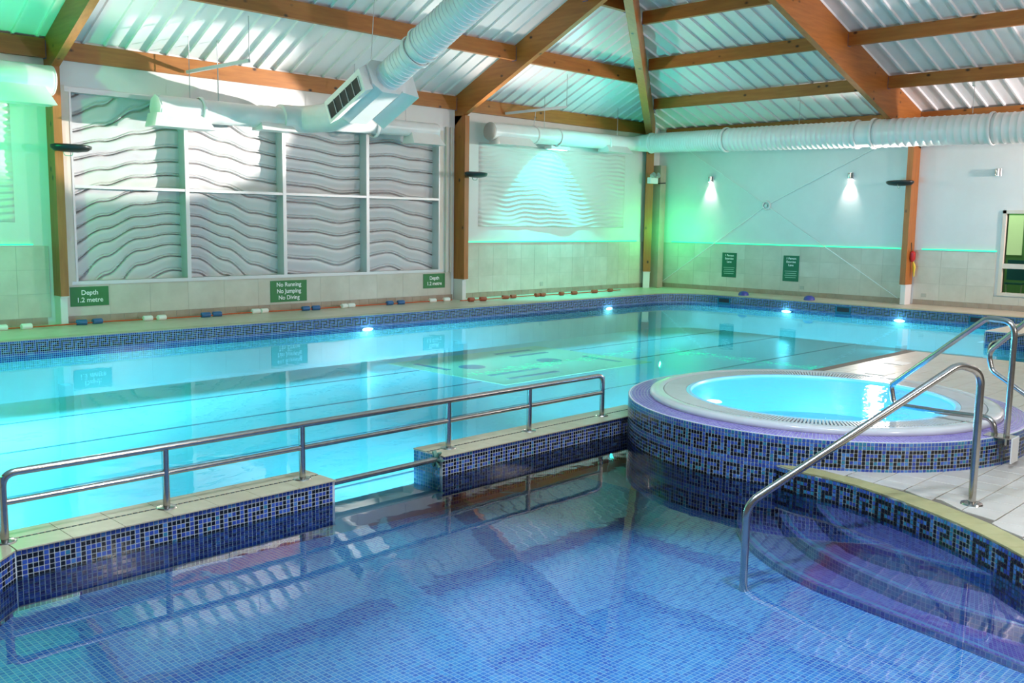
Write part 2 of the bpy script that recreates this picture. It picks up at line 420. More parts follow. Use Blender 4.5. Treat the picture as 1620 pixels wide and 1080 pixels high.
# ------------------------------------------------------------------ big window with wave panels
win = thing('window_1', '', '', (WX0, -.05, WZ0)); del win['label']; del win['category']; win['kind'] = 'structure'
PW = 1.7
MB().box((WX0-.09, -.075, WZ0-.05), (WX1+.09, .20, WZ0)).build('window_sill', alu, win)
q = MB(); q.box((WX0-.09, -.07, WZ1), (WX1+.09, .2, WZ1+.07)); q.build('window_head', alu, win)
for x0, x1 in ((WX0-.09, WX0), (WX1, WX1+.09)):
    MB().box((x0, -.065, WZ0), (x1, .2, WZ1)).build('window_lining', trim_m, win)
for x0 in (-14.04, -6.98, -6.86):
    MB().box((x0, -.10, WZ0-.06), (x0+.05 if x0 > -10 else x0+.06, -.05, WZ1+.08)).build('window_trim', trim_m, win)
for i in range(1, 4):
    x = WX0+i*PW; MB().box((x-.032, -.075, WZ0), (x+.032, .20, WZ1)).build('mullion', alu, win)
for x in (WX0, WX1): MB().box((x-.03 if x > -10 else x, -.07, WZ0), (x if x > -10 else x+.03, .12, WZ1)).build('mullion', alu, win)
for i in range(4):
    a = WX0+i*PW+.032; b = a+PW-.064; MB().box((a, -.07, 1.895), (b, .03, 1.935)).build('transom', alu, win)
CP = [(-14.2, -.1), (-13.9, 0), (-13.4, .17), (-12.9, .36), (-12.4, .44), (-12.0, .42), (-11.5, .27), (-11.0, .10), (-10.5, .03), (-9.9, 0), (-9.3, -.07), (-8.8, -.02), (-8.2, .02), (-7.6, -.07), (-7.0, -.13), (-6.5, -.13)]
def interp(x):
    for (a, u), (b, v) in zip(CP, CP[1:]):
        if a <= x <= b:
            t = (x-a)/(b-a); t = t*t*(3-2*t); return u+(v-u)*t
    return 0
def wave_profile(w, pitch):
    f = (w/pitch) % 1.0
    g = min(1, abs(f-.5)/.065); g = g*g*(3-2*g); g2 = min(1, abs(f-.67)/.045)
    return .064*g+.022*g2+.006*sin(2*pi*f)
for i in range(4):
    a = WX0+i*PW+.0; b = a+PW; nx, nz = 96, 340; q = MB(); vs = []
    for k in range(nz+1):
        z = WZ0+(WZ1-WZ0)*k/nz
        for j in range(nx+1):
            x = a+(b-a)*j/nx
            s = 1.6*interp(x)*(.80+.30*sin(1.7*z+.6))+.035*sin(1.5*x+2.0*z)
            vs.append((x, .20-wave_profile(z-s+.03*sin(5*z), .235), z))
    fs = [(k*(nx+1)+j, k*(nx+1)+j+1, (k+1)*(nx+1)+j+1, (k+1)*(nx+1)+j) for k in range(nz) for j in range(nx)]
    q.add(vs, fs); q.build('wave_panel', wavewhite, win, 60)

# small window in the right wall
w2 = thing('window_2', '', '', (0, Wy1, Wz0)); del w2['label']; del w2['category']; w2['kind'] = 'structure'
for (a, b) in (((-.02, Wy1-.06, Wz0), (.15, Wy1, Wz1)), ((-.02, Wy0, Wz0), (.15, Wy0+.06, Wz1)), ((-.02, Wy0, Wz1-.06), (.15, Wy1, Wz1)), ((-.03, Wy0, Wz0), (.15, Wy1, Wz0+.06))):
    MB().box(a, b).build('window_frame', trim_m, w2)
MB().box((-.01, Wy0, .78), (.1, Wy1, .87)).build('transom', trim_m, w2)
def gl(t, b):
    b.inputs['Transmission Weight'].default_value = 1.0; b.inputs['IOR'].default_value = 1.05
glass = mat('window_glass', (.75, .95, .8), .02, build=gl)
MB().box((.055, Wy0+.06, .87), (.06, Wy1-.06, Wz1-.06)).build('pane', glass, w2)
MB().box((.055, Wy0+.06, Wz0+.06), (.06, Wy1-.06, .78)).build('pane', glass, w2)
# room seen through it
structure(MB().box((.26, -11.5, -.1), (2.39, -5.5, 0)).build('floor_back_room', deck_m)); mb = MB(); mb.box((2.4, -11.5, -.1), (2.5, -5.5, 3.0))
lamp('POINT', (1.3, -7.2, 2.5), 45, (.75, 1, .6), .15)  # unseen greenish lamp added to brighten the back room
bk = structure(mb.build('wall_back_room', mat('back_room_green', (.16, .34, .16), .6)))
for k, (y, z0, z1) in enumerate(((-6.95, .95, 1.75), (-7.38, .98, 1.8), (-7.85, .98, 1.8))):
    MB().box((2.36, y-.15, z0), (2.40, y+.15, z1)).build('lit_glazing', mat('lit_back_window', (.8, .85, .6), .4, emit=(.8, .9, .55), es=.45), bk)
ch = thing('chair', 'white tubular chair standing in the room behind the small window', 'chair', (1.3, -7.75, 0))
MB().box((1.1, -7.95, .43), (1.5, -7.55, .46)).build('seat', t_teal, ch); MB().box((1.48, -7.95, .5), (1.51, -7.55, .9)).build('backrest', t_teal, ch)
for dx, dy in ((1.12, -7.93), (1.12, -7.57), (1.49, -7.93), (1.49, -7.57)):
    MB().tube([(dx, dy, 0), (dx+.06*(1 if dx < 1.3 else -1), dy, .44)], .014, 8).build('leg', white, ch)

# ================================================================== roof
zA = lambda y: 3.87+.485*(-y)
zB = lambda x: 3.77+.31*(-x)
hipY = lambda X: max(0, .639*X-.206)          # |y| on the hip for |x|
RIDGE = 8.6
ceil = bpy.data.objects.new('ceiling', None); COL.objects.link(ceil); ceil['kind'] = 'structure'
RP = .152
def ribs(u0, u1):
    out = []; u = u0; step = RP*2
    while u < u1-1e-6:
        for du, h in ((0, 0), (.258, 0), (.265, -.036), (.296, -.036), (step, 0)):
            if u+du <= u1+1e-6 and (not out or u+du > out[-1][0]+1e-6): out.append((u+du, h))
        u += step
    return out
def roof_sheet(mb_cols, name, parent):
    q = MB(); vs = []; fs = []
    for k, (p0, p1) in enumerate(mb_cols): vs += [p0, p1]
    for k in range(len(mb_cols)-1): fs.append((2*k, 2*k+1, 2*k+3, 2*k+2))
    q.add(vs, fs); return q.build(name, sheet, parent)
SW = RP*2*3
x = -24.0
while x < -.3:
    cols = []
    for u, h in ribs(x, x+SW):
        Y = min(RIDGE, hipY(-u)+.02)
        if Y < .05: Y = 0.0
        cols.append(((u, .2, zA(.2)+h), (u, -Y, zA(-Y)+h)))
    roof_sheet(cols, 'roof_sheet', ceil); x += SW
y = .12
while y > -17:
    cols = []
    for u, h in ribs(-y, -y+SW):           # u = |y|
        X0 = (u+.206)/.639 if u < RIDGE else (2*RIDGE-u+.206)/.639
        cols.append(((.2, -u, zB(.2)+h), (-max(X0, .3), -u, zB(-max(X0, .3))+h)))
    roof_sheet(cols, 'roof_sheet', ceil); y -= SW
# far slope beyond the ridge (only closes the hall)
q = MB(); q.add([(-24, -RIDGE, zA(-RIDGE)), (-13.8, -RIDGE, zA(-RIDGE)), (-.3, -17.2, 3.8), (-24, -17.2, 3.8)], [(0, 1, 2, 3)])
q.build('roof_sheet', sheet, ceil)

# rafters
def rafterA(xc, yend, label, depth=.50):
    t = thing('roof_rafter', label, 'beam', (xc, 0, 3.4)); w = .055
    pts = [(.02, zA(.02)-.03), (.02, zA(.02)-depth-.12), (-.26, zA(-.26)-depth), (yend, zA(yend)-depth), (yend, zA(yend)-.03)]
    q = MB(); n = len(pts)
    q.add([(xc-w, y, z) for y, z in pts]+[(xc+w, y, z) for y, z in pts], [tuple(range(n)), tuple(range(2*n-1, n-1, -1))]+[(i, i+n, (i+1) % n+n, (i+1) % n) for i in range(n)])
    q.build('glulam_member', wood_y, t); return t
rafterA(-14.145, -RIDGE, 'timber rafter rising from the post left of the big window')
rafterA(-6.675, -hipY(6.675), 'timber rafter rising from the centre post right of the big window')
t = thing('roof_rafter', 'broad orange timber rafter rising from the post on the right wall', 'beam', (0, -6.2, 3.2))
pts = [(.02, zB(.02)-.03), (.02, zB(.02)-.72), (-10.0, zB(-10.0)-.70), (-10.0, zB(-10.0)-.03)]; n = 4; q = MB()
q.add([(x, -6.145, z) for x, z in pts]+[(x, -6.255, z) for x, z in pts], [tuple(range(n)), tuple(range(2*n-1, n-1, -1))]+[(i, i+n, (i+1) % n+n, (i+1) % n) for i in range(n)])
q.build('glulam_member', wood_x, t)
t = thing('hip_rafter', 'timber hip rafter climbing from the far corner post', 'beam', (-.5, -.1, 3.5))
def hp(X): return Vector((-X, -hipY(X), zB(-X)))
a, b = hp(.35), hp(13.4); d = (b-a); d.z = 0; nrm = Vector((-d.y, d.x, 0)).normalized()*.075
q = MB(); q.hull8([a-nrm+Vector((0, 0, -.62)), a+nrm+Vector((0, 0, -.62)), a+nrm-Vector((0, 0, .03)), a-nrm-Vector((0, 0, .03))],
                  [b-nrm+Vector((0, 0, -.62)), b+nrm+Vector((0, 0, -.62)), b+nrm-Vector((0, 0, .03)), b-nrm-Vector((0, 0, .03))])
q.build('glulam_member', wood_x, t)
# purlins
def purlinA(x0, x1, y, label, br=True):
    t = thing('purlin', label, 'beam', (x0, y, zA(y)-.28)); zt = zA(y)-.035
    MB().box((x0, y-.045, zt-.25), (x1, y+.045, zt)).build('timber_member', wood_x, t)
    if br:
        for xx in (x0, x1): MB().box((xx-.006 if xx == x1 else xx-.002, y-.052, zt-.262), (xx+.002 if xx == x1 else xx+.006, y+.052, zt-.02)).build('joist_hanger', purple_bracket, t)
def purlinB(y0, y1, x, label, br=True):
    t = thing('purlin', label, 'beam', (x, y0, zB(x)-.28)); zt = zB(x)-.035
    MB().box((x-.045, y0, zt-.22), (x+.045, y1, zt)).build('timber_member', wood_y, t)
    if br:
        for yy in (y0, y1): MB().box((x-.052, yy-.004, zt-.23), (x+.052, yy+.004, zt-.02)).build('joist_hanger', purple_bracket, t)
ordn = ['eaves beam', 'first purlin above the eaves', 'second purlin above the eaves', 'third purlin above the eaves']
for k, yy in enumerate((-.06, -1.62, -3.25, -4.9)):
    if k: 
        purlinA(-24, -14.2, yy, 'timber %s, far slope, left of the left rafter' % ordn[k])
        purlinA(-14.09, -6.73, yy, 'timber %s, far slope, over the big window' % ordn[k])
        xe = -(-yy+.206)/.639-.22
        if xe > -6.6: purlinA(-6.62, xe, yy, 'timber %s, far slope, between centre rafter and hip' % ordn[k])
    else:
        purlinA(-24, -14.2, yy, 'timber eaves beam of the far wall left of the left post')
        purlinA(-14.09, -6.73, yy, 'timber eaves beam along the far wall over the big window')
        purlinA(-6.62, -.62, yy, 'timber eaves beam of the far wall between centre post and corner')
for k, xx in enumerate((-.06, -1.66, -3.35, -4.98)):
    ye = -(hipY(-xx))-.17 if k else -.25
    if k == 0:
        purlinB(-6.145, ye, xx, 'timber eaves beam of the right wall between corner and post')
        purlinB(-12.4, -6.255, xx, 'timber eaves beam of the right wall beyond the post, behind the thick duct')
    else:
        purlinB(-6.145, ye, xx, 'timber %s, right slope, between hip and broad rafter' % ordn[k])
        purlinB(-12.4, -6.255, xx, 'timber %s, right slope, right of the broad rafter' % ordn[k])

# posts
def post(label, x0, x1, y0, y1, zt, axis='y', zb=.40):
    t = thing('timber_post', label, 'post', ((x0+x1)/2, (y0+y1)/2, 0))
    MB().box((x0, y0, zb), (x1, y1, zt)).build('post_shaft', wood_z, t)
    g = .006
    MB().bbox((x0+g, y0+.05 if axis == 'y' else y0+g, -.005), (x1-g, y1 - .0, zb-.012), .004).build('plinth', plinth, t)
    MB().box((x0-.004, y0-.004, zb-.012), (x1+.004, y1, zb)).build('base_plate', plinth, t)
post('timber post at the left edge of the big window', -14.2, -14.09, -.26, -.001, 3.5)
post('timber post between the big window and the rippled relief panel', -6.73, -6.62, -.345, -.001, 3.5)
t = thing('timber_post', 'timber post standing in the far corner of the hall', 'post', (-.6, -.15, 0))
q = MB(); q.prism([(-.70, -.13), (-.58, -.26), (-.44, -.14), (-.56, -.01)], .38, 3.55); q.build('post_shaft', wood_z, t)
q = MB(); q.prism([(-.69, -.13), (-.58, -.24), (-.46, -.14), (-.56, -.02)], -.005, .37); q.build('plinth', plinth, t)
MB().prism([(-.71, -.13), (-.58, -.27), (-.43, -.14), (-.56, 0)], .37, .38).build('base_plate', plinth, t)
t = thing('timber_post', 'timber post on the right wall holding the broad rafter', 'post', (-.17, -6.2, 0))
MB().box((-.345, -6.255, .39), (-.001, -6.145, 3.2)).build('post_shaft', wood_z, t)
MB().bbox((-.29, -6.25, -.005), (-.001, -6.15, .378), .004).build('plinth', plinth, t)
MB().box((-.35, -6.26, .378), (-.001, -6.14, .39)).build('base_plate', plinth, t)
# boxed pipe in the corner
MB().box((-.35, -.30, 0), (-.13, -.02, 2.9)).build('pipe_casing', mottled('brown_casing', (.42, .31, .24), (.48, .36, .28), 3, .5), None)
tag(bpy.data.objects['pipe_casing'], 'tall brownish boxed casing beside the corner post', 'casing')
tag(MB().tube([(-.03, -.12, 0), (-.03, -.12, 2.36), (-.03, -.12, 2.4)], .022, 10).build('white_pipe', white, None, 40), 'thin white upright pipe in the far corner beside the casing', 'pipe')

# ================================================================== floors and pools
mb = MB()
FY, FX = -1.33, -.95
rc = 1.0
corner = arc((FX-rc, FY-rc), rc, 0, pi/2, 14)         # from x=FX side to y=FY side
outer = [(-24, .02), (.02, .02), (.02, -17)]
edge = [(FX, -8.93)]+corner+[(-24, FY)]
deckpoly = [(-24, .02), (-24, FY)]+[(x, y) for x, y in reversed(corner)]+[(FX, -8.93), (-3.85, -8.93), (-3.85, -17), (.02, -17), (.02, .02)]
zt = lambda x, y: ZF*min(1, max(-y/1.33 if -y < 1.33 and x < -1.4 else -x/.95, 0)) if (x > -1.0 or y > -1.34) else ZF
q = MB()
q.prism([(-24, .02), (-24, FY)]+list(reversed(corner))+[(FX, -8.93), (.02, -8.93), (.02, .02)], -1.0, lambda x, y: 0.0 if (y > 0 or x > 0) else ZF)
floor = structure(q.build('floor', deck_m))
q = MB(); q.prism([(-3.85, -8.93), (-3.85, -17), (.02, -17), (.02, -8.93)], -1.0, ZF); q.build('deck_slab', cream, floor)
# near deck slab (under the single tiles)
back = [(-13.43, -10.95), (-13.465, -11.076), (-13.486, -11.302), (-13.545, -11.568), (-13.638, -11.869), (-13.822, -12.204), (-14.013, -12.45), (-14.45, -12.93), (-15.0, -13.5), (-15.7, -14.2)]
front = [(-13.55, -10.80), (-13.59, -10.963), (-13.60, -11.143), (-13.61, -11.309), (-13.675, -11.507), (-13.783, -11.76), (-13.889, -11.981), (-14.004, -12.18), (-14.126, -12.353), (-14.268, -12.524), (-14.65, -12.95), (-15.15, -13.45), (-15.85, -14.1)]
slab = front+[(-16.2, -17), (-6.75, -17), (-6.75, -8.91)]+[(-12.08+1.46*cos(math.radians(a)), -10.34+1.46*sin(math.radians(a))) for a in range(78, -164, -6)]
q = MB(); q.prism(slab, -1.0, ZC-.006); near = q.build('deck_slab', joint, floor)
SC, SR = (-12.08, -10.34), 1.515     # spa drum
# single deck tiles
def clip(poly, a, b):
    out = []; nx, ny = -(b[1]-a[1]), b[0]-a[0]
    dd = lambda p: (p[0]-a[0])*nx+(p[1]-a[1])*ny
    for p, r in zip(poly, poly[1:]+poly[:1]):
        dp, dr = dd(p), dd(r)
        if dp >= 0: out.append(p)
        if (dp >= 0) != (dr >= 0):
            u = dp/(dp-dr); out.append((p[0]+(r[0]-p[0])*u, p[1]+(r[1]-p[1])*u))
    return out
TP = .1985; srcs = []
for m in (cream, cream, cream2):
    q = MB(); g = .0028; q.bbox((g, g, -.006), (TP-g, TP-g, 0), .0025); srcs.append((q, m))
made = {}; ntile = 0; rest = MB()
i0 = -13.36-TP*12
cells = []
for i in range(-6, 60):
    for j in range(-14, 20):
        x0 = -13.36+TP*i; y0 = -11.633+TP*j; cx, cy = x0+TP/2, y0+TP/2
        if x0+TP > -6.76 or y0+TP > -8.925: continue
        corners = [(x0, y0), (x0+TP, y0), (x0+TP, y0+TP), (x0, y0+TP)]
        if max(hypot(px-SC[0], py-SC[1]) for px, py in corners) < SR: continue
        if cy < -14.3 : continue
        if cx < -12.9 and cy > -10.9: continue
        if cy > -10.4 and cx < -12: continue
        # inside the coping back line?
        poly = corners
        if cx < -12.8:
            k = min(range(len(back)-1), key=lambda k: hypot((back[k][0]+back[k+1][0])/2-cx, (back[k][1]+back[k+1][1])/2-cy))
            for kk in (k-1, k, k+1):
                if 0 <= kk < len(back)-1: poly = clip(poly, back[kk], back[kk+1])
                if len(poly) < 3: break
            if len(poly) < 3: continue
        cells.append((hypot(cx-CAM.x, cy-CAM.y), x0, y0, poly, poly is corners or poly == corners))
cells.sort()
for dist, x0, y0, poly, whole in cells:
    if ntile < 300:
        if whole:
            k = random.randrange(3)
            if k not in made: made[k] = srcs[k][0].build('deck_tile', srcs[k][1], floor); o = made[k]
            else: o = copy_part(made[k], floor, (0, 0, 0))
            o.location = (x0, y0, ZC)
        else:
            q = MB(); c = (sum(p[0] for p in poly)/len(poly), sum(p[1] for p in poly)/len(poly))
            sh = [(c[0]+(p[0]-c[0])*.97, c[1]+(p[1]-c[1])*.97) for p in poly]
            q.prism(sh, ZC-.006, ZC); q.build('deck_tile', random.choice((cream, cream2)), floor)
        ntile += 1
    else:
        rest.box((x0+.002, y0+.002, ZC-.006), (x0+TP-.002, y0+TP-.002, ZC))
if rest.v: rest.build('deck_tiling', cream, floor, kind='stuff')
# two pale steel cover plates on the beach deck
for xx, yy in ((-9.05, -9.55), (-8.1, -9.35)):
    q = MB().bbox((xx-.14, yy-.11, ZC), (xx+.14, yy+.11, ZC+.006), .004)
    tag(q.build('floor_plate', plinth, None), 'pale square plate on the tiled deck beyond the spa, %s' % ('nearer the pool corner' if xx > -8.5 else 'nearer the spa rim'), 'plate')

# olive coping stones of the curved near edge
def resample(path, step):
    L = [0]
    for a, b in zip(path, path[1:]): L.append(L[-1]+hypot(b[0]-a[0], b[1]-a[1]))
    n = max(1, round(L[-1]/step)); out = []
    for k in range(n+1):
        s = L[-1]*k/n; i = 0
        while i < len(path)-2 and L[i+1] < s: i += 1
        u = (s-L[i])/max(1e-9, L[i+1]-L[i]); out.append((path[i][0]+(path[i+1][0]-path[i][0])*u, path[i][1]+(path[i+1][1]-path[i][1])*u))
    return out
fr = resample(front, .2); bk_ = resample(back, 1.0)
n = len(fr)-1; Lb = resample(back, .02)
bk2 = [Lb[round(k*(len(Lb)-1)/n)] for k in range(n+1)]
kerb = structure(MB().prism(front+back[::-1], -.9, ZC-.0065).build('pool_kerb', grout))
for k in range(n):
    a, b, c, d = fr[k], fr[k+1], bk2[k+1], bk2[k]; g = .006
    sh = lambda p, q_: (p[0]+(q_[0]-p[0])*g, p[1]+(q_[1]-p[1])*g)
    poly = [sh(a, b), sh(b, a), sh(c, d), sh(d, c)]
    q = MB(); q.prism(poly, ZC-.006, ZC+.004); q.build('coping_stone', olive, kerb)
q = MB(); fr2 = resample(front, .05)
mosaic(fr2, ZC-.008, 20, side=-1, key_row=1, off=.004, low=8, lowmats=(0, 1, 8), weights=(1, 3, 3, 5)).build('mosaic_tile_face', MOS, kerb, kind='stuff')
q = MB(); 
for a, b in zip(fr2, fr2[1:]):
    q.add([(a[0], a[1], -.56), (b[0], b[1], -.56), (b[0], b[1], ZC-.0), (a[0], a[1], ZC-.0)], [(0, 1, 2, 3)])
q.build('grout_bed', grout, kerb)

# ------------------------------------------------------------------ low dividing wall
def low_wall(name, x0, x1, endmos, startmos):
    w = structure(MB().box((x0, -9.11, -.85), (x1, -8.81, ZC-.008)).build(name, grout))
    n = round((x1-x0)/.245); s = (x1-x0)/n; src = None
    for k in range(n):
        if src is None:
            q = MB(); q.bbox((.0008, -9.125, ZC-.008), (s-.0008, -8.955, ZC), .0015); q.bbox((.0008, -8.935, ZC-.008), (s-.0008, -8.80, ZC), .0015)
            src = q.build('coping_stone', coping_m, w); o = src
        else: o = copy_part(src, w, (0, 0, 0))
        o.location = (x0+k*s, 0, 0)
    q = MB()
    k = 0
    xx = x0+.01
    while xx < x1-.02:
        q.box((xx, -8.953, ZC-.004), (xx+.019, -8.937, ZC-.0005)); xx += .032
    q.build('drain_slot', darkband, w, kind='stuff')
    mosaic([(x0, -9.11), (x1, -9.11)], ZC-.010, 14, side=-1, low=6, lowmats=(0, 8, 8, 1)).build('mosaic_tile_face', MOS, w, kind='stuff')
    if startmos: mosaic([(x0, -8.81), (x0, -9.11)], ZC-.010, 14, side=-1, key=False).build('mosaic_tile_face', [t_teal, t_lite, t_sky, t_black, t_teal, t_lav, t_lav2, t_sky, t_navy], w, kind='stuff')
    if endmos: mosaic([(x1, -9.11), (x1, -8.81)], ZC-.010, 14, side=-1).build('mosaic_tile_face', MOS, w, kind='stuff')
    MB().box((x0, -9.1135, ZC-.012), (x1, -9.09, ZC-.006)).build('slot_line', darkband, w)
    return w
lw = low_wall('dividing_wall', -17.73, -15.90, True, False)
low_wall('dividing_wall', -15.02, -12.6, False, True)
# diagonal return of the low wall at the left
q = MB(); q.prism([(-17.73, -9.11), (-17.73, -8.81), (-18.6, -8.81), (-19.4, -9.6), (-19.1, -10.5)], -.85, ZC-.008); rt = structure(q.build('dividing_wall', grout))
q = MB(); q.prism([(-17.735, -9.125), (-17.735, -8.80), (-18.6, -8.80), (-19.4, -9.6), (-19.1, -10.5)], ZC-.008, ZC); q.build('coping_stone', coping_m, rt)
mosaic([(-19.1, -10.5), (-17.73, -9.11)], ZC-.010, 14, side=-1, low=6, lowmats=(0, 8, 8, 1), ptrn=2).build('mosaic_tile_face', MOS, rt, kind='stuff')
# submerged sill in the gap
structure(MB().box((-15.9, -9.11, -.85), (-15.02, -8.81, -.33)).build('threshold_wall', mottled('pale_sill', (.5, .55, .6), (.58, .63, .68), 4, .4)))

# ------------------------------------------------------------------ pool shells
MZ = -.80
q = MB(); q.box((-24, -8.9, MZ-.1), (-.9, -1.3, MZ)); q.box((-6.8, -17, MZ-.1), (-3.8, -8.9, MZ))
pf = structure(q.build('pool_floor', mainfloor))
# wall faces of the main pool: far side, curve, right side, stair recess
farpath = [(-24, FY)]+[(x, y) for x, y in reversed(corner)]+[(FX, -8.93), (-3.85, -8.93), (-3.85, -12)]
pw = MB()
for a, b in zip(farpath, farpath[1:]):
    a = (a[0]-.0025, a[1]-.0025); b = (b[0]-.0025, b[1]-.0025)
    pw.add([(a[0], a[1], MZ), (b[0], b[1], MZ), (b[0], b[1], ZF), (a[0], a[1], ZF)], [(0, 1, 2, 3)])
poolwall = structure(pw.build('pool_wall', mainfloor))
mosaic(farpath, ZF-.012, 10, side=-1, key_row=1, off=.006, low=7, lowmats=(0, 1)).build('mosaic_tile_face', MOS, poolwall, kind='stuff')
# far coping stones
n = 0; srcs2 = None
fp = resample([(-24, FY)]+[(x, y) for x, y in reversed(corner)]+[(FX, -8.93)], .25)
for a, b in zip(fp, fp[1:]):
    d = Vector((b[0]-a[0], b[1]-a[1], 0)); L = d.length; d /= L; nn = Vector((-d.y, d.x, 0))
    if srcs2 is None or abs(L-.25) > .004 :
        q = MB(); q.bbox((.002, -.012, -.012), (L-.002, .13, .004), .004); o = q.build('coping_stone', coping_m, floor)
        if srcs2 is None: srcs2 = o
    else: o = copy_part(srcs2, floor, (0, 0, 0))
    o.location = (a[0], a[1], ZF); o.rotation_euler = (0, 0, atan2(d.y, d.x))
# beach edge wall
structure(MB().box((-12.5, -8.9105, MZ), (-6.749, -8.905, ZC-.007)).build('pool_wall', t_blue))
# floor pad and lane lines on the main pool floor
pad = MB().box((-9.7, -4.45, MZ), (-6.2, -1.75, MZ+.006)).build('floor_pad', mainpad, pf)
q = MB()
for (xa, ya, xb, yb) in ((-9.3, -3.7, -8.2, -3.7), (-9.3, -4.1, -8.2, -4.1), (-7.6, -2.1, -6.7, -2.1), (-7.6, -2.5, -6.7, -2.5), (-9.4, -2.1, -9.4, -2.9), (-6.6, -3.3, -6.6, -4.1)):
    MB().beam((xa, ya, MZ+.008), (xb, yb, MZ+.008), .10, .006).build('dark_bar', lanedark, pf)
for cx, cy in ((-8.9, -2.9), (-7.4, -3.2)):
    MB().lathe([(0, MZ+.012), (.2, MZ+.012), (.22, MZ+.006)], (cx, cy), 24).build('jet_plate', lanedark, pf, 30)
for yy in (-2.6, -4.0, -5.6, -7.2):
    for xa, xb in ((-24, -9.75), (-6.15, -.95)) if yy > -4.4 else ((-24, -.95),):
        MB().box((xa, yy-.02, MZ), (xb, yy+.02, MZ+.004)).build('lane_line', lanedark, pf)
# stairs in the recess
q = MB()
st = structure(MB().box((-6.74, -9.6, MZ), (-3.86, -9.3, -.55)).build('pool_stair', t_lite))
MB().box((-6.74, -9.9, MZ), (-3.86, -9.6, -.42)).build('step', t_lite, st); MB().box((-6.74, -10.2, MZ), (-3.86, -9.9, -.30)).build('step', t_lite, st)

# paddling pool floor (slopes gently)
kz = lambda x, y: -.385-.035*max(0, min(4, x+17))
q = MB(); xs = [-19.5+.5*i for i in range(13)]; 
for a, b in zip(xs, xs[1:]):
    q.add([(a, -17, kz(a, 0)), (b, -17, kz(b, 0)), (b, -9.0, kz(b, 0)), (a, -9.0, kz(a, 0))], [(0, 1, 2, 3)])
structure(q.build('paddling_pool_floor', kidfloor))
# submerged steps with tile rows that follow the nosing
ST = [(-.255, -.36, [(-13.42, -11.00), (-13.504, -11.062), (-13.667, -11.157), (-13.80, -11.265), (-13.95, -11.41), (-14.06, -11.54), (-14.125, -11.68), (-14.153, -11.81), (-14.155, -11.97), (-14.148, -12.136), (-14.125, -12.376), (-14.13, -12.6)]),
      (-.355, -.44, [(-13.16, -10.68), (-13.287, -10.714), (-13.515, -10.806), (-13.68, -10.905), (-13.86, -11.045), (-14.022, -11.216), (-14.145, -11.39), (-14.25, -11.596), (-14.33, -11.81), (-14.395, -12.0), (-14.44, -12.25), (-14.46, -12.55), (-14.46, -12.9)]),
      (-.43, -.60, [(-13.1, -10.37), (-13.223, -10.402), (-13.543, -10.522), (-13.81, -10.67), (-14.02, -10.84), (-14.19, -11.03), (-14.31, -11.2), (-14.40, -11.37), (-14.475, -11.56), (-14.53, -11.80), (-14.58, -12.05), (-14.64, -12.35), (-14.72, -12.7), (-14.85, -13.1)])]
for k, (z, zb, pl) in enumerate(ST):
    pl2 = resample(pl, P*1.0)
    closing = [(-14.9, -13.3), (-13.6, -12.9), (-13.2, -11.5)] if k == 2 else [(-14.2, -13.0), (-13.5, -12.6), (-13.2, -11.4)]
    s = structure(MB().prism(pl2+closing, -.7, z-.003).build('pool_step', mat('step_grout', (.36, .42, .62), .6)))
    q = MB(); cc = (-13.15, -11.95)
    def inw(p, t):
        dx, dy = cc[0]-p[0], cc[1]-p[1]; L = hypot(dx, dy); return (p[0]+dx/L*t, p[1]+dy/L*t)
    for r in range(22):
        g = .0022
        for a, b in zip(pl2, pl2[1:]):
            ax = (a[0]+(b[0]-a[0])*.07, a[1]+(b[1]-a[1])*.07); bx = (b[0]-(b[0]-a[0])*.07, b[1]-(b[1]-a[1])*.07)
            p0, p1, p2, p3 = inw(ax, r*P+g), inw(bx, r*P+g), inw(bx, (r+1)*P-g), inw(ax, (r+1)*P-g)
            mi = 7 if r in (1, ) else (random.choice((5, 6, 5)) if k == 0 else random.choice((6, 5, 6)))
            q.add([(*p0, z), (*p1, z), (*p2, z), (*p3, z)], [(0, 1, 2, 3)], mi)
    q.build('mosaic_tread', MOS, s, kind='stuff')
    mosaic(pl2, z-.004, max(2, int((z-zb)/P)), side=-1, key=False, lowmats=(1, 2), low=0).build('mosaic_riser', MOS, s, kind='stuff')

# ------------------------------------------------------------------ spa
spa = thing('spa_tub', 'round raised spa tub clad in blue mosaic with glowing turquoise water', 'hot tub', (*SC, ZC))
ZS = .12
q = MB(); q.lathe([(SR, -.62), (SR, ZS), (1.30, ZS)], SC, 120); q.build('drum', grout, spa, 30)
cp = [(SC[0]+SR*cos(a), SC[1]+SR*sin(a)) for a in [2*pi*k/360 for k in range(361)]]
mosaic(cp, ZS-.002, 27, side=-1, key_row=2, key_row2=9, off=.003, low=14, lowmats=(0, 1, 2), weights=(3, 4, 2, 2)).build('mosaic_tile_face', MOS, spa, kind='stuff')
q = MB()
for r in range(8):
    r0 = SR-.001-r*P; r1 = r0-P; nseg = int(2*pi*SR/P)
    for k in range(nseg):
        a0 = 2*pi*(k+.07)/nseg; a1 = 2*pi*(k+.93)/nseg; zz = ZS+.003-(.006 if r == 0 else 0)
        ra, rb = r0-.0018, r1+.0018
        q.add([(SC[0]+ra*cos(a0), SC[1]+ra*sin(a0), zz), (SC[0]+ra*cos(a1), SC[1]+ra*sin(a1), zz), (SC[0]+rb*cos(a1), SC[1]+rb*sin(a1), ZS+.003), (SC[0]+rb*cos(a0), SC[1]+rb*sin(a0), ZS+.003)], [(0, 1, 2, 3)], random.choice((5, 5, 6)))
q.build('mosaic_top_ring', MOS, spa, kind='stuff')
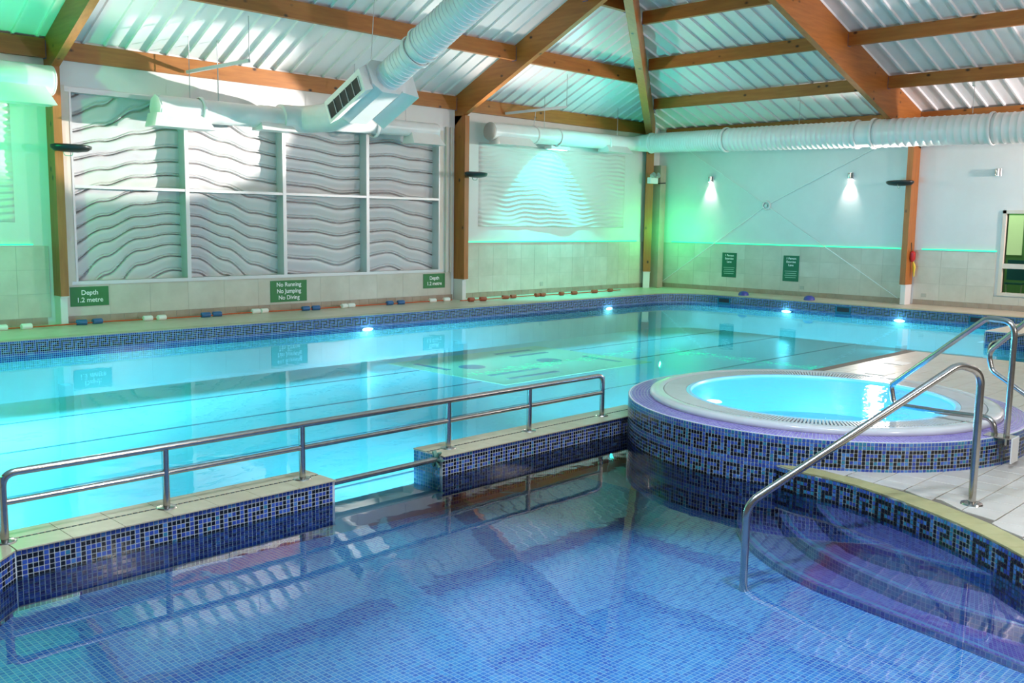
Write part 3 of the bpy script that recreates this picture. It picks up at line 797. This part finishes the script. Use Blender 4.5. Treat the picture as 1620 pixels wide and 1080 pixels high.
q = MB(); q.lathe([(1.333, ZS), (1.342, ZS+.012), (1.34, ZS+.034), (1.325, ZS+.046), (1.30, ZS+.050), (1.245, ZS+.048), (1.232, ZS+.044), (1.228, ZS+.02)], SC, 120); q.build('acrylic_rim', acrylic, spa, 50)
q = MB(); q.lathe([(1.228, ZS+.022), (1.04, ZS+.018)], SC, 120); q.build('overflow_channel', mat('channel_grey', (.30, .29, .31), .5), spa)
q = MB()
for k in range(290):
    a = 2*pi*k/290; d = Vector((cos(a), sin(a), 0)); c = Vector((*SC, 0))
    q.beam(c+d*1.048+Vector((0, 0, ZS+.036)), c+d*1.224+Vector((0, 0, ZS+.040)), .0145, .010)
q.build('grating_bars', acrylic, spa, kind='stuff')
q = MB(); q.lathe([(1.047, ZS+.02), (1.045, ZS+.038), (1.03, ZS+.043), (1.01, ZS+.040), (.995, ZS+.005), (.97, ZS-.10), (.93, ZS-.28), (.62, ZS-.30), (.55, ZS-.62), (0, ZS-.64)], SC, 96); q.build('tub_shell', spa_shell, spa, 50)
q = MB(); q.lathe([(1.0, ZS+.022), (0, ZS+.022)], SC, 64); q.build('spa_water', water_spa, spa)
for a in (1.7, 4.6):
    c = (SC[0]+.90*cos(a), SC[1]+.90*sin(a)); MB().lathe([(0, ZS-.12), (.06, ZS-.12), (.07, ZS-.13)], c, 20).build('spa_lamp', uw_m, spa, 30)

# ------------------------------------------------------------------ water
q = MB(); q.add([(-24, -8.82, ZW), (-.9, -8.82, ZW), (-.9, -1.3, ZW), (-24, -1.3, ZW), (-6.76, -17, ZW), (-3.84, -17, ZW), (-3.84, -8.82, ZW), (-6.76, -8.82, ZW)], [(0, 1, 2, 3), (4, 5, 6, 7)])
o = q.build('pool_water', water_main); o['kind'] = 'stuff'; o['label'] = 'calm turquoise water filling the large main pool'
KW = [(-19.6, -17, ZW), (-12.8, -17, ZW), (-12.8, -12.2, ZW), (-13.45, -11.0, ZW)]+[(-12.08+1.5*cos(math.radians(a)), -10.34+1.5*sin(math.radians(a)), ZW) for a in range(200, 124, -6)]+[(-12.9, -9.1, ZW), (-15.02, -9.1, ZW), (-15.02, -8.82, ZW), (-15.9, -8.82, ZW), (-15.9, -9.1, ZW), (-19.6, -9.1, ZW)]
q = MB(); q.add(KW, [tuple(range(len(KW)))])
o = q.build('pool_water', water_kid); o['kind'] = 'stuff'; o['label'] = 'clear still water of the blue mosaic paddling pool'

# underwater lights
def uwl(loc, axis, label):
    t = thing('pool_light', label, 'light', loc, 'underwater lights around the main pool')
    q = MB(); x, y, z = loc
    prof = [(0, .0), (.11, .0), (.12, .012), (.125, .03)]
    vs = []; n = 24
    def pt(r, h, a):
        return (x+r*cos(a), y-.03+h, z+r*.28*sin(a)) if axis == 'y' else (x-.03+h, y+r*cos(a), z+r*.28*sin(a))
    for m_, pr_, nm in ((uw_m, prof[:2], 'lens'), (steel, prof[1:], 'bezel')):
        q = MB(); vs = [pt(r, h, 2*pi*k/n) for k in range(n) for r, h in pr_]; m = len(pr_)
        q.add(vs, [(k*m+i, ((k+1) % n)*m+i, ((k+1) % n)*m+i+1, k*m+i+1) for k in range(n) for i in range(m-1)]); q.build(nm, m_, t)
uwl((-9.8, FY, -.265), 'y', 'glowing underwater lamp in the far pool wall below the big window')
uwl((-3.5, FY, -.265), 'y', 'glowing underwater lamp in the far pool wall below the relief panel')
uwl((-16.0, FY, -.265), 'y', 'glowing underwater lamp in the far pool wall near the left post')
uwl((FX, -4.07, -.265), 'x', 'glowing underwater lamp in the right pool wall below the second green notice')
uwl((FX, -6.45, -.265), 'x', 'glowing underwater lamp in the right pool wall below the timber post')

# skimmer slots in the right pool wall
for y, lb in ((-2.55, 'dark skimmer slot in the pool wall nearest the far corner'), (-5.3, 'dark skimmer slot in the pool wall near the brace foot'), (-7.87, 'dark skimmer slot in the pool wall behind the spa handrail')):
    t = thing('skimmer', lb, 'skimmer', (FX, y, -.15)); w = .16
    for a, b in (((-.012, -w, .055), (0, w, .075)), ((-.012, -w, -.075), (0, w, -.03)), ((-.012, -w, -.03), (0, -w+.03, .055)), ((-.012, w-.03, -.03), (0, w, .055))):
        MB().box((FX+a[0]-.004, y+a[1], -.15+a[2]), (FX+b[0], y+b[1], -.15+b[2])).build('surround', t_teal, t)
    MB().box((FX-.008, y-w+.03, -.18), (FX-.0045, y+w-.03, -.095)).build('slot', darkband, t)
for y, lb in ((-2.83, 'blue domed cap on the deck nearest the far corner'), (-4.39, 'purple blue domed cap on the deck below the second green notice')):
    tag(MB().lathe([(0, .075), (.05, .07), (.10, .04), (.115, 0), (.115, -.03)], (-.62, y), 24).build('deck_cap', bluecap, None, 40), lb, 'cap')
    bpy.data.objects[-1] if False else None

# ================================================================== railings
RY = -8.965
t = thing('safety_railing', 'low steel two-bar railing standing on the dividing wall', 'railing', (-15.4, RY, ZC))
px = [-17.73, -16.906, -16.036, -14.837, -14.011, -13.132]; ZR = .262
MB().tube(smooth_path([(px[0]+0, RY, ZC), (px[0], RY, ZR), (px[-1], RY, ZR), (px[-1], RY, ZC)], .07, 8), .020, 14).build('top_rail', steel, t, 40)
MB().tube([(px[0], RY, .118), (px[-1], RY, .118)], .016, 12).build('mid_rail', steel, t, 40)
src = None
for x in px:
    if src is None: src = MB().tube([(0, RY, ZC), (0, RY, ZR-.01)], .0195, 14).build('rail_post', steel, t, 40); o = src
    else: o = copy_part(src, t, (0, 0, 0))
    if o is src: base = Vector(o.location)
    o.location = base+Vector((x, 0, 0))
    fl = MB().lathe([(0, ZC+.012), (.03, ZC+.012), (.052, ZC+.006), (.055, ZC)], (x, RY), 20).build('flange', steel, o, 40)
    fl.location -= Vector((x, 0, 0)) if False else Vector((0, 0, 0))
t = thing('gap_bar', 'single steel bar closing the gap in the dividing wall', 'bar', (-15.5, -9.06, -.11))
MB().tube([(-15.9, -9.06, -.112), (-15.03, -9.06, -.108)], .019, 14).build('bar', steel, t, 40)
q = MB()
for k in range(6):
    a = pi*k/3; q.beam((-15.026, -9.06, -.108), (-15.026, -9.06+.06*cos(a), -.108+.06*sin(a)), .03, .012)
q.build('wall_rosette', mat('weathered_bracket', (.16, .30, .22), .5, .4), t)

# near handrail into the paddling pool
b0 = Vector((-13.516, -12.025, ZC)); lg = Vector((-14.777, -11.298, ZW))
t = thing('grab_rail', 'thick steel handrail arching from the tiled deck down into the paddling pool', 'handrail', b0)
d = (Vector((lg.x, lg.y, 0))-Vector((b0.x, b0.y, 0))).normalized()
pth = smooth_path([b0, b0+Vector((0, 0, .775))+d*.0, b0+Vector((0, 0, .82))+d*.16, Vector((lg.x, lg.y, .022)), Vector((lg.x, lg.y, -.50))], [0, .16, .12, .13, 0], 10)
MB().tube(pth, .0215, 18).build('rail', steel, t, 40)
MB().lathe([(0, ZC+.016), (.03, ZC+.016), (.058, ZC+.008), (.062, ZC)], (b0.x, b0.y), 28).build('flange', steel, t, 40)

# spa handrails
def spa_rail(off, label, short=False):
    B = Vector((-12.422, -11.861, ZS)); c = Vector((.2194, .9756, 0)); o3 = Vector(off)
    t = thing('spa_handrail', label, 'handrail', B+o3)
    k = lambda s, z: Vector((B.x, B.y, 0))+c*s+Vector((0, 0, z))+o3
    pth = smooth_path([k(0, ZS-.05), k(.0, .90), k(.20, .905), k(.90, .34), k(.865, .20), k(.48, .212), k(.10, .235), k(.075, ZS-.03)], [0, .12, .1, .06, .06, .1, .09, 0], 8)
    if short: pth = smooth_path([k(0, ZS-.05), k(0, .90), k(.18, .905), k(.50, .60), k(.46, .47), k(.33, .40), k(.16, .31), k(.12, ZS-.03)], [0, .12, .1, .1, .08, .1, .1, 0], 8)
    MB().tube(pth, .0195, 16).build('rail', steel, t, 40)
    m = k(.03, 0)
    MB().box((m.x-.07, m.y-.08, ZS-.0), (m.x+.07, m.y+.1, ZS+.008)).build('base_plate', steel, t)
    MB().box((m.x-.07, m.y-.088, ZS-.16), (m.x+.07, m.y-.08, ZS+.008)).build('bracket', plinth, t)
spa_rail((0, 0, 0), 'looped steel handrail leaning over the spa, the nearer of two')
spa_rail((.562, -.12, 0), 'shorter looped steel handrail at the frame edge beyond the nearer spa rail', True)
t = thing('pool_stair_rail', 'small distant steel rail at the mosaic stair recess', 'handrail', (-6.3, -10.1, ZC))
pth = smooth_path([(-6.3, -9.78, -.42), (-6.3, -9.78, .06), (-6.3, -11.0, .50), (-6.3, -11.5, .50), (-6.3, -11.5, -.79)], [0, .12, .2, .1, 0], 8)
MB().tube(pth, .02, 12).build('rail', steel, t, 40)

# ================================================================== ducts
def ribbed(path, r0, r1, pitch, h=.007):
    pts = [Vector(p) for p in path]; L = [0]
    for a, b in zip(pts, pts[1:]): L.append(L[-1]+(b-a).length)
    out = []; rs = []; s = 0; tot = L[-1]
    def at(s):
        i = 0
        while i < len(pts)-2 and L[i+1] < s: i += 1
        return pts[i]+(pts[i+1]-pts[i])*((s-L[i])/max(1e-9, L[i+1]-L[i]))
    n = int(tot/pitch)
    for k in range(n):
        for u, e in ((0, 0), (.80, 0), (.86, h), (.94, h)):
            s = (k+u)*tot/n; out.append(at(s)); rs.append(r0+(r1-r0)*s/tot+e)
    out.append(pts[-1]); rs.append(r1)
    return out, rs
def boot(c, ax, w, drop, depth, parent, name='outlet_boot'):
    # flared air outlet below a horizontal duct along axis 'x'; leans away from the wall
    x, y, z = c; q = MB()
    lo = [(x-w*.62, y-.26, z-drop), (x+w*.62, y-.26, z-drop), (x+w*.62, y+.06, z-drop), (x-w*.62, y+.06, z-drop)]
    hi = [(x-w*.5, y-depth, z), (x+w*.5, y-depth, z), (x+w*.5, y+depth, z), (x-w*.5, y+depth, z)]
    if ax == 'y': lo = [(c[0]+(b-c[1]), c[1]-(a-c[0]), e) for a, b, e in lo]; hi = [(c[0]+(b-c[1]), c[1]-(a-c[0]), e) for a, b, e in hi]
    q.hull8(lo, hi); q.build(name, duct_m, parent)
def rod(p, q_, parent, r=.006, name='hanger_rod'): MB().tube([p, q_], r, 8).build(name, hanger, parent)
def collar(c, d, r, parent):
    c, d = Vector(c), Vector(d).normalized()
    MB().tube([c-d*.03, c-d*.028, c-d*.012, c+d*.012, c+d*.028, c+d*.03], [r, r+.012, r+.02, r+.02, r+.012, r], 32, cap=False).build('collar', duct_m, parent, 50)
# left bay duct
t = thing('air_duct', 'white round air duct at the left edge above the green lit wall', 'duct', (-15, -.5, 3.27))
pa, ra = ribbed([(-17.5, -.5, 3.26), (-14.30, -.5, 3.265)], .195, .19, .30, .004)
MB().tube(pa, ra, 32).build('duct_pipe', duct_m, t, 50); boot((-15.0, -.5, 3.20), 'x', 1.1, .27, .15, t)
MB().tube([(-14.302, -.5, 3.265), (-14.285, -.5, 3.265)], [.196, .19], 32).build('end_cap', duct_m, t, 50)
rod((-16.2, -.5, 3.4), (-16.2, -.5, 4.1), t)
# duct in front of the big window
t = thing('air_duct', 'white air duct with flat ended outlet hanging before the big window', 'duct', (-10.4, -.5, 3.06))
pa, ra = ribbed([(-12.86, -.5, 3.06), (-10.75, -.5, 3.075)], .175, .165, .5, .003)
MB().tube(pa, ra, 32).build('duct_pipe', duct_m, t, 50)
pa, ra = ribbed([(-10.1, -.5, 3.10), (-7.60, -.5, 3.135)], .15, .125, .5, .003)
MB().tube(pa, ra, 28).build('duct_pipe', duct_m, t, 50)
boot((-12.55, -.5, 2.98), 'x', .75, .20, .15, t); boot((-7.95, -.5, 3.06), 'x', .6, .20, .11, t); boot((-11.0, -.5, 3.0), 'x', .5, .14, .12, t)
MB().tube([(-12.885, -.5, 3.06), (-12.86, -.5, 3.06)], [.18, .18], 8).build('end_cap', duct_m, t)
q = MB().tube(smooth_path([(-10.85, -.5, 3.08), (-10.40, -.5, 3.09), (-10.33, -1.1, 3.10)], .35, 10), .215, 32); q.build('elbow', duct_m, t, 50)
for x, r_ in ((-10.75, .17), (-12.2, .18), (-9.0, .145)): collar((x, -.5, 3.07), (1, 0, 0), r_, t)
for x, zz in ((-11.9, 3.24), (-12.35, 3.24), (-9.4, 3.26), (-8.3, 3.25)): rod((x, -.5, zz), (x, -.5, zA(-.5)), t)
# rising flexible duct with plenum box
t = thing('flexible_duct', 'fat ribbed duct climbing from the window to the ridge with outlet box', 'duct', (-10.3, -1.4, 3.15))
A0 = Vector((-10.30, -1.25, 3.11)); A1 = Vector((-10.26, -1.55, 3.20)); A2 = Vector((-10.2, -2.45, 3.62)); A3 = Vector((-10.2, -3.15, 3.95)); A4 = Vector((-10.2, -7.6, 6.05))
ax = (A4-A3).normalized()
MB().tube(smooth_path([Vector((-10.33, -1.02, 3.10)), A0, A1], .2, 6), .225, 32).build('lower_neck', flex_m, t, 50)
pa, ra = ribbed([A2-ax*.12, A3], .215, .215, .07, .008); MB().tube(pa, ra, 36).build('flexible_tube', flex_m, t, 60)
pa, ra = ribbed([A3, A4], .245, .245, .075, .009); MB().tube(pa, ra, 36).build('flexible_tube', flex_m, t, 60)
collar(A3-ax*.12, ax, .235, t); collar(A3+ax*.06, ax, .25, t); collar(A1-ax*.05, ax, .205, t)
up = Vector((1, 0, 0)).cross(ax).normalized()
if up.z < 0: up = -up
def fr_(p, a, b, c_): return p+ax*a+Vector((1, 0, 0))*b+up*c_
mid = A1*.5+A2*.5
hl = (A2-A1).length*.46
q = MB()
sec = [(-.20, .26), (.20, .26), (.30, .16), (.30, -.14), (.16, -.27), (-.16, -.27), (-.30, -.14), (-.30, .16)]
n = 8
vs = [fr_(mid, -hl, b, c_) for b, c_ in sec]+[fr_(mid, hl, b, c_) for b, c_ in sec]
q.add(vs, [tuple(range(n-1, -1, -1)), tuple(range(n, 2*n))]+[(i, (i+1) % n, n+(i+1) % n, n+i) for i in range(n)]); q.build('plenum_box', duct_m, t)
for sgn in (-1, 1):
    q = MB(); lo = [fr_(mid, -hl*.9, sgn*.28, -.20), fr_(mid, hl*.9, sgn*.28, -.20), fr_(mid, hl*.9, sgn*.28, .20), fr_(mid, -hl*.9, sgn*.28, .20)]
    hi = [fr_(mid, -hl*1.05, sgn*.50, -.30), fr_(mid, hl*1.05, sgn*.50, -.30), fr_(mid, hl*1.05, sgn*.50, .06), fr_(mid, -hl*1.05, sgn*.50, .06)]
    q.hull8(lo, hi); ob = q.build('outlet_boot', duct_m, t)
    if sgn < 0:
        MB().hull8([fr_(mid, -hl*.9, -.501, -.25), fr_(mid, hl*.9, -.501, -.25), fr_(mid, hl*.9, -.501, -.03), fr_(mid, -hl*.9, -.501, -.03)],
                   [fr_(mid, -hl*.9, -.506, -.25), fr_(mid, hl*.9, -.506, -.25), fr_(mid, hl*.9, -.506, -.03), fr_(mid, -hl*.9, -.506, -.03)]).build('grille', louvre_m, ob)
        for k in range(6):
            a = hl*.9*(-1+2*k/5); MB().beam(fr_(mid, a, -.510, -.255), fr_(mid, a, -.510, -.025), .016, .008, up=tuple(ax)).build('grille_bar', alu, ob)
rod(mid+up*.26+Vector((.1, 0, 0)), Vector((mid.x+.1, mid.y, zA(mid.y))), t)
# corner duct: along the far wall, round the corner and along the right wall, growing thicker
t = thing('air_duct', 'long white air duct rounding the far corner and thickening along the right wall', 'duct', (-.6, -.5, 3.3))
pa, ra = ribbed([(-6.14, -.42, 3.245), (-1.9, -.42, 3.30)], .172, .155, .6, .003); MB().tube(pa, ra, 32).build('duct_pipe', duct_m, t, 50)
MB().tube([(-6.16, -.42, 3.245), (-6.14, -.42, 3.245)], [.17, .174], 32).build('end_cap', mat('grey_cap', (.50, .50, .46), .5), t, 40)
DX = -1.4
pa, ra = [(-1.95, -.42, 3.30)]+[tuple(v) for v in smooth_path([(-1.9, -.42, 3.30), (DX, -.42, 3.33), (DX, -.95, 3.335)], .4, 10)], None
MB().tube(pa, [.158]*3+[.158+.042*k/(len(pa)-4) for k in range(len(pa)-3)], 32).build('elbow', duct_m, t, 50)
for y0, y1, r0, r1, pt in ((-.75, -2.70, .205, .222, .06), (-2.70, -5.62, .236, .246, .105), (-5.9, -8.0, .258, .258, .125), (-8.0, -11, .262, .262, .125)):
    zc = lambda y: 3.335-.0125*(-y)
    pa, ra = ribbed([(DX, y0, zc(y0)), (DX, y1, zc(y1))], r0, r1, pt, .009); MB().tube(pa, ra, 36).build('spiral_duct', duct_m, t, 60)
MB().tube([(DX, -5.6, 3.265), (DX, -5.92, 3.262)], .243, 36).build('duct_pipe', duct_m, t, 50)
for y, r_ in ((-.78, .21), (-2.72, .245), (-5.60, .255), (-5.93, .268), (-8.02, .272)): collar((DX, y, 3.335+.0125*y), (0, 1, 0), r_, t)
for x in (-4.9, -4.2, -2.6): collar((x, -.42, 3.26), (1, 0, 0), .168, t)
boot((-5.6, -.42, 3.17), 'x', .85, .17, .13, t); boot((-2.35, -.42, 3.22), 'x', .7, .16, .12, t)
for y in (-.98, -4.45, -7.72):
    rod((DX-.15, y, 3.5), (DX-.15, y, 3.98), t); MB().box((DX-.21, y-.02, 3.96), (DX-.195, y+.02, 4.16)).build('hanger_bracket', white, t)
    MB().box((DX-.21, y-.02, 3.955), (DX-.14, y+.02, 3.967)).build('hanger_bracket', white, t)
for x in (-4.6, -2.2): rod((x, -.42, 3.4), (x, -.42, zA(-.42)-.02), t)

# ================================================================== wall fittings
def floodlight(c, axis, label):
    t = thing('floodlight', label, 'floodlight', c); x, y, z = c
    n = 16; q = MB()
    # flattened pod, glass side up
    for a, b, m_, nm in ((0, 1, black, 'housing'),):
        rings = [(-.27, .02), (-.22, .10), (-.08, .15), (.08, .145), (.21, .09), (.27, .02)]
        vs = []
        for s, w in rings:
            for k in range(n):
                an = 2*pi*k/n; h = (.085 if sin(an) < 0 else .03)*sin(an)*(w/.15)**.5
                vs.append((x+s, y+w*cos(an), z+h) if axis == 'x' else (x+w*cos(an), y+s, z+h))
        q.add(vs, [(i*n+k, i*n+(k+1) % n, (i+1)*n+(k+1) % n, (i+1)*n+k) for i in range(len(rings)-1) for k in range(n)]+[tuple(range(n-1, -1, -1)), tuple((len(rings)-1)*n+k for k in range(n))])
        q.build(nm, m_, t, 50)
    e = (x-.21, y) if axis == 'x' else (x, y-.21)
    MB().tube([(x, y, z-.03), (x, y+.12 if axis == 'x' else y, z-.05), (x if axis == 'x' else x+.178, y+.18 if axis == 'x' else y-.05, z-.02)], .012, 8).build('bracket', black, t)
    MB().tube(smooth_path([(x-.1, y, z-.03), (x-.1, y, z-.13), (x+.02, y, z-.13), (x+.02, y, z-.03)], .04, 5), .006, 8).build('cable', mat('green_cable', (.2, .4, .3), .5), t)
floodlight((-14.05, -.44, 2.44), 'x', 'black pod floodlight on the post left of the big window')
floodlight((-6.60, -.53, 2.42), 'x', 'black pod floodlight on the centre timber post')
floodlight((-.52, -6.10, 2.40), 'y', 'black pod floodlight on the right wall post')
# wall lights
for y, lit, lb in ((-1.49, True, 'lit square wall light nearest the far corner'), (-4.86, True, 'lit square wall light left of the right post'), (-7.72, False, 'unlit square wall light right of the right post')):
    t = thing('wall_light', lb, 'wall light', (0, y, 2.56))
    MB().bbox((-.012, y-.055, 2.49), (0, y+.055, 2.63), .003).build('back_plate', hanger, t)
    q = MB(); q.tube([(-.06, y, 2.50), (-.06, y, 2.62)], .042, 20); q.build('lamp_body', steel, t, 40)
    q = MB(); q.tube([(-.06, y, 2.492), (-.06, y, 2.499)], .034, 16); q.build('lens', glow_m if lit else white, t)
# wash lamp over the relief panel
t = thing('wash_lamp', 'bright turquoise wash lamp under the duct above the relief panel', 'lamp', (-4.05, -.30, 3.03))
MB().bbox((-4.35, -.40, 3.03), (-3.75, -.20, 3.10), .01).build('lamp_housing', white, t); MB().box((-4.28, -.38, 3.024), (-3.82, -.22, 3.029)).build('lens', cyanglow, t)
MB().box((-4.06, -.2, 3.05), (-4.04, -.001, 3.08)).build('bracket', hanger, t)
# rippled relief panels
def relief(x0, x1, z0, z1, label, nx=110, nz=190):
    t = thing('relief_panel', label, 'wall panel', ((x0+x1)/2, 0, z0)); q = MB(); vs = []
    for k in range(nz+1):
        z = z0+(z1-z0)*k/nz
        for j in range(nx+1):
            x = x0+(x1-x0)*j/nx
            w = z+.03*sin(2.3*x+1.1*z)+.018*sin(5.1*x-2.3*z+1)+.012*sin(8.3*x+4*z)
            f = (w/.092) % 1; h = .034*(.5-.5*cos(2*pi*f))*(.55+.45*sin(3.1*x+5*z+sin(2*x)))+.014
            if k in (0, nz) or j in (0, nx): h = 0
            vs.append((x, -h-.002, z))
    q.add(vs, [(k*(nx+1)+j, k*(nx+1)+j+1, (k+1)*(nx+1)+j+1, (k+1)*(nx+1)+j) for k in range(nz) for j in range(nx)]); q.build('rippled_face', relief_m, t, 70)
relief(-6.04, -1.35, 1.415, 3.06, 'large pale panel with rippled wave relief lit turquoise')
relief(-18.5, -14.66, 1.41, 3.05, 'rippled wave relief panel glowing green at the left edge', 90, 170)
# cross brace on the right wall
t = thing('cross_brace', 'crossed thin steel tie rods meeting at a ring on the right wall', 'brace', (-.03, -2.95, 1.96))
rc_ = (-.03, -2.95, 1.957)
for y, z in ((-.42, 3.50), (-6.0, .10), (-.20, .12), (-6.05, 3.44)):
    d = Vector((0, y-rc_[1], z-rc_[2])).normalized()
    MB().tube([Vector(rc_)+d*.07, (-.03, y, z)], .009, 8).build('tie_rod', white, t, 40)
ring_ = [(rc_[0], rc_[1]+.085*cos(2*pi*k/28), rc_[2]+.085*sin(2*pi*k/28)) for k in range(29)]
MB().tube(ring_, .022, 10).build('ring', plinth, t, 50)
MB().tube([(rc_[0], rc_[1], rc_[2]), (rc_[0]-.02, rc_[1], rc_[2])], .03, 12).build('hub', hanger, t, 40)
# emergency light and camera at the corner post
t = thing('emergency_light', 'white twin-spot emergency light box on the corner post', 'emergency light', (-.75, -.30, 2.53))
MB().bbox((-.80, -.345, 2.46), (-.50, -.24, 2.60), .01).build('battery_box', white, t)
for x in (-.74, -.56): MB().tube([(x, -.31, 2.63), (x, -.40, 2.66)], [.05, .065], 16).build('spot_head', hanger, t, 40)
tag(MB().beam((-.42, -.30, 2.47), (-.15, -.30, 2.49), .03, .025).build('wall_bracket', black, None), 'small dark bracket arm beside the emergency light', 'bracket')
# rescue buoy on the right post
t = thing('rescue_buoy', 'red and yellow rescue buoy hanging on the right timber post', 'rescue buoy', (-.17, -6.30, .75))
q = MB(); q.tube([(-.17, -6.30, 1.06), (-.17, -6.30, 1.02), (-.17, -6.30, .90), (-.17, -6.30, .84)], [.02, .055, .055, .02], 14); q.build('float', red, t, 40)
MB().tube([(-.15, -6.31, .86), (-.13, -6.33, .75), (-.13, -6.33, .55)], [.012, .032, .010], 10).build('strap', yellow, t, 40)
MB().tube([(-.17, -6.28, 1.05), (-.17, -6.262, 1.22)], .008, 8).build('cord', black, t)
# sockets
for (a, b, lb) in (((-.03, -3.95, .15), (-.022, -3.85, .22), 'small wall socket below the second green notice'), ((-.03, -6.56, .15), (-.022, -6.46, .22), 'small wall socket right of the right post')):
    tag(MB().bbox(a, b, .003).build('wall_socket', mat('socket_grey', (.45, .43, .36), .5), None), lb, 'socket')
tag(MB().bbox((-4.22, -.03, .16), (-4.12, -.022, .25), .003).build('wall_socket', mat('socket_grey2', (.45, .43, .36), .5), None), 'small wall socket on the tiles under the relief panel', 'socket')
tag(MB().bbox((-14.06, -.066, 1.16), (-13.95, -.051, 1.22), .004).build('wall_switch', hanger, None), 'little grey switch plate beside the left post', 'switch')

# hanging strut arms under the eaves
def strut(a, b, c_, label):
    t = thing('strut_arm', label, 'strut', a)
    MB().beam(a, b, .05, .045).build('channel', alu, t)
    m = (Vector(a)+Vector(b))/2; rod(m, c_, t); rod(b, (b[0], b[1], zA(b[1])-.02), t)
strut((-12.2, -.14, 3.66), (-11.75, -1.15, 3.78), (-11.95, -.60, 3.25), 'pale strut arm jutting from the eaves beam over the big window')
strut((-5.45, -.14, 3.66), (-4.75, -1.15, 3.78), (-5.1, -.60, 3.42), 'pale strut arm jutting from the eaves beam over the relief panel')

# ------------------------------------------------------------------ signs
def text_mesh(txt, size, m, parent, origin, axis, name='lettering', spacing=1.15):
    cu = bpy.data.curves.new('lettering', 'FONT'); cu.body = txt; cu.size = size; cu.align_x = 'CENTER'; cu.align_y = 'CENTER'; cu.space_line = spacing; cu.extrude = .0008; cu.offset = size*.014
    to = bpy.data.objects.new('lettering', cu); COL.objects.link(to)
    dg = bpy.context.evaluated_depsgraph_get(); me = bpy.data.meshes.new_from_object(to.evaluated_get(dg))
    bpy.data.objects.remove(to); o = bpy.data.objects.new(name, me); COL.objects.link(o); me.materials.clear(); me.materials.append(m)
    o.parent = parent; o.location = Vector(origin)-Vector(parent.location); o.rotation_euler = (pi/2, 0, 0) if axis == 'y' else (pi/2, 0, -pi/2)
    return o
def sign(label, c, w, h, txt, size, axis, board=signgreen, sub=0, dy=0):
    t = thing('notice_sign', label, 'sign', c); x, y, z = c
    a, b = ((x-w/2, y-.008, z-h/2), (x+w/2, y, z+h/2)) if axis == 'y' else ((x-.008, y-w/2, z-h/2), (x, y+w/2, z+h/2))
    MB().box(a, b).build('board', board, t)
    o = (x, y-.0095, z+dy) if axis == 'y' else (x-.0095, y, z+dy)
    ls = txt.split('\n')
    for i, ln in enumerate(ls):
        text_mesh(ln, size, white, t, (o[0], o[1], o[2]+((len(ls)-1)/2-i)*size*1.1), axis)
    for k in range(sub):
        zz = z-.06-.045*k; ww = w*(.34 if k % 2 else .38)
        MB().box((x-.0095, y-ww, zz-.006), (x-.008, y+ww, zz+.006)).build('small_print', paleletter, t)
sign('green sign reading Depth 1.2 metre beside the left post', (-13.735, -.063, .372), .54, .275, 'Depth\n1.2 metre', .095, 'y')
sign('green sign reading No Running No Jumping No Diving', (-10.455, -.063, .313), .70, .355, 'No Running\nNo Jumping\nNo Diving', .098, 'y', spacing_ if False else signgreen)
sign('green sign reading Depth 1.2 metre beside the centre post', (-7.245, -.063, .375), .54, .275, 'Depth\n1.2 metre', .095, 'y')
sign('dark green portrait notice on the right wall nearer the far corner', (-.023, -2.07, .605), .375, .56, '1 Person\nExercise\nLane', .066, 'x', signdark, 4, .145)
sign('dark green portrait notice on the right wall nearer the right post', (-.023, -3.62, .590), .375, .56, '1 Person\nExercise\nLane', .066, 'x', signdark, 4, .145)

# ------------------------------------------------------------------ lane rope lying along the far wall
def lane_rope(label, pts, floats):
    t = thing('lane_rope', label, 'lane rope', (pts[0][0], pts[0][1], 0))
    sp = []
    for k in range(len(pts)-1):
        a, b = Vector(pts[k]), Vector(pts[k+1])
        for u in range(4):
            v = a.lerp(b, u/4); v.y += .02*sin(3.1*v.x); sp.append(v)
    sp.append(Vector(pts[-1]))
    MB().tube(sp, .010, 8).build('rope', rope_o, t, 60)
    src = {}
    for (x, y, m) in floats:
        if m not in src:
            q = MB(); q.tube([(-.075, 0, 0), (-.07, 0, 0), (-.06, 0, 0), (.06, 0, 0), (.07, 0, 0), (.075, 0, 0)], [.018, .036, .042, .042, .036, .018], 14)
            o = q.build('float', m, t, 40); o.location = (0, 0, 0); me = o.data
            off = Vector(t.location)
            for v in me.vertices: v.co += off
            src[m] = o
        else: o = copy_part(src[m], t, (0, 0, 0))
        o.location = Vector((x, y, .028))-Vector(t.location); o.rotation_euler = (0, 0, random.uniform(-.3, .3))
fx = [(-15.0, fl_white), (-14.7, fl_white), (-13.95, fl_blue), (-13.72, fl_blue), (-13.0, fl_white), (-12.8, fl_white), (-12.1, fl_blue), (-11.9, fl_blue), (-11.2, fl_white), (-11.05, fl_white), (-10.3, fl_blue), (-10.1, fl_blue), (-9.5, fl_white), (-9.35, fl_white), (-8.5, fl_blue), (-8.25, fl_blue), (-7.5, fl_white), (-7.15, fl_white)]
fx2 = [(-6.75, fl_red), (-6.45, fl_red), (-5.75, fl_red), (-5.5, fl_red), (-4.8, fl_red), (-4.65, fl_red), (-4.1, fl_red), (-3.7, fl_red), (-3.0, fl_red), (-2.4, fl_red)]
yy = lambda x: -.30+.035*sin(2.7*x)
lane_rope('orange lane rope with blue and white floats lying along the far wall', [(x*.5-.0, yy(x*.5), .015) for x in range(-34, -13)], [(x, yy(x)+.02*sin(3.1*x), m) for x, m in fx])
yy2 = lambda x: -.52+.05*sin(2.2*x)
lane_rope('orange lane rope with brick red floats lying under the relief panel', [(x*.5, yy2(x*.5), .015) for x in range(-14, -3)], [(x, yy2(x)+.02*sin(3.1*x), m) for x, m in fx2])
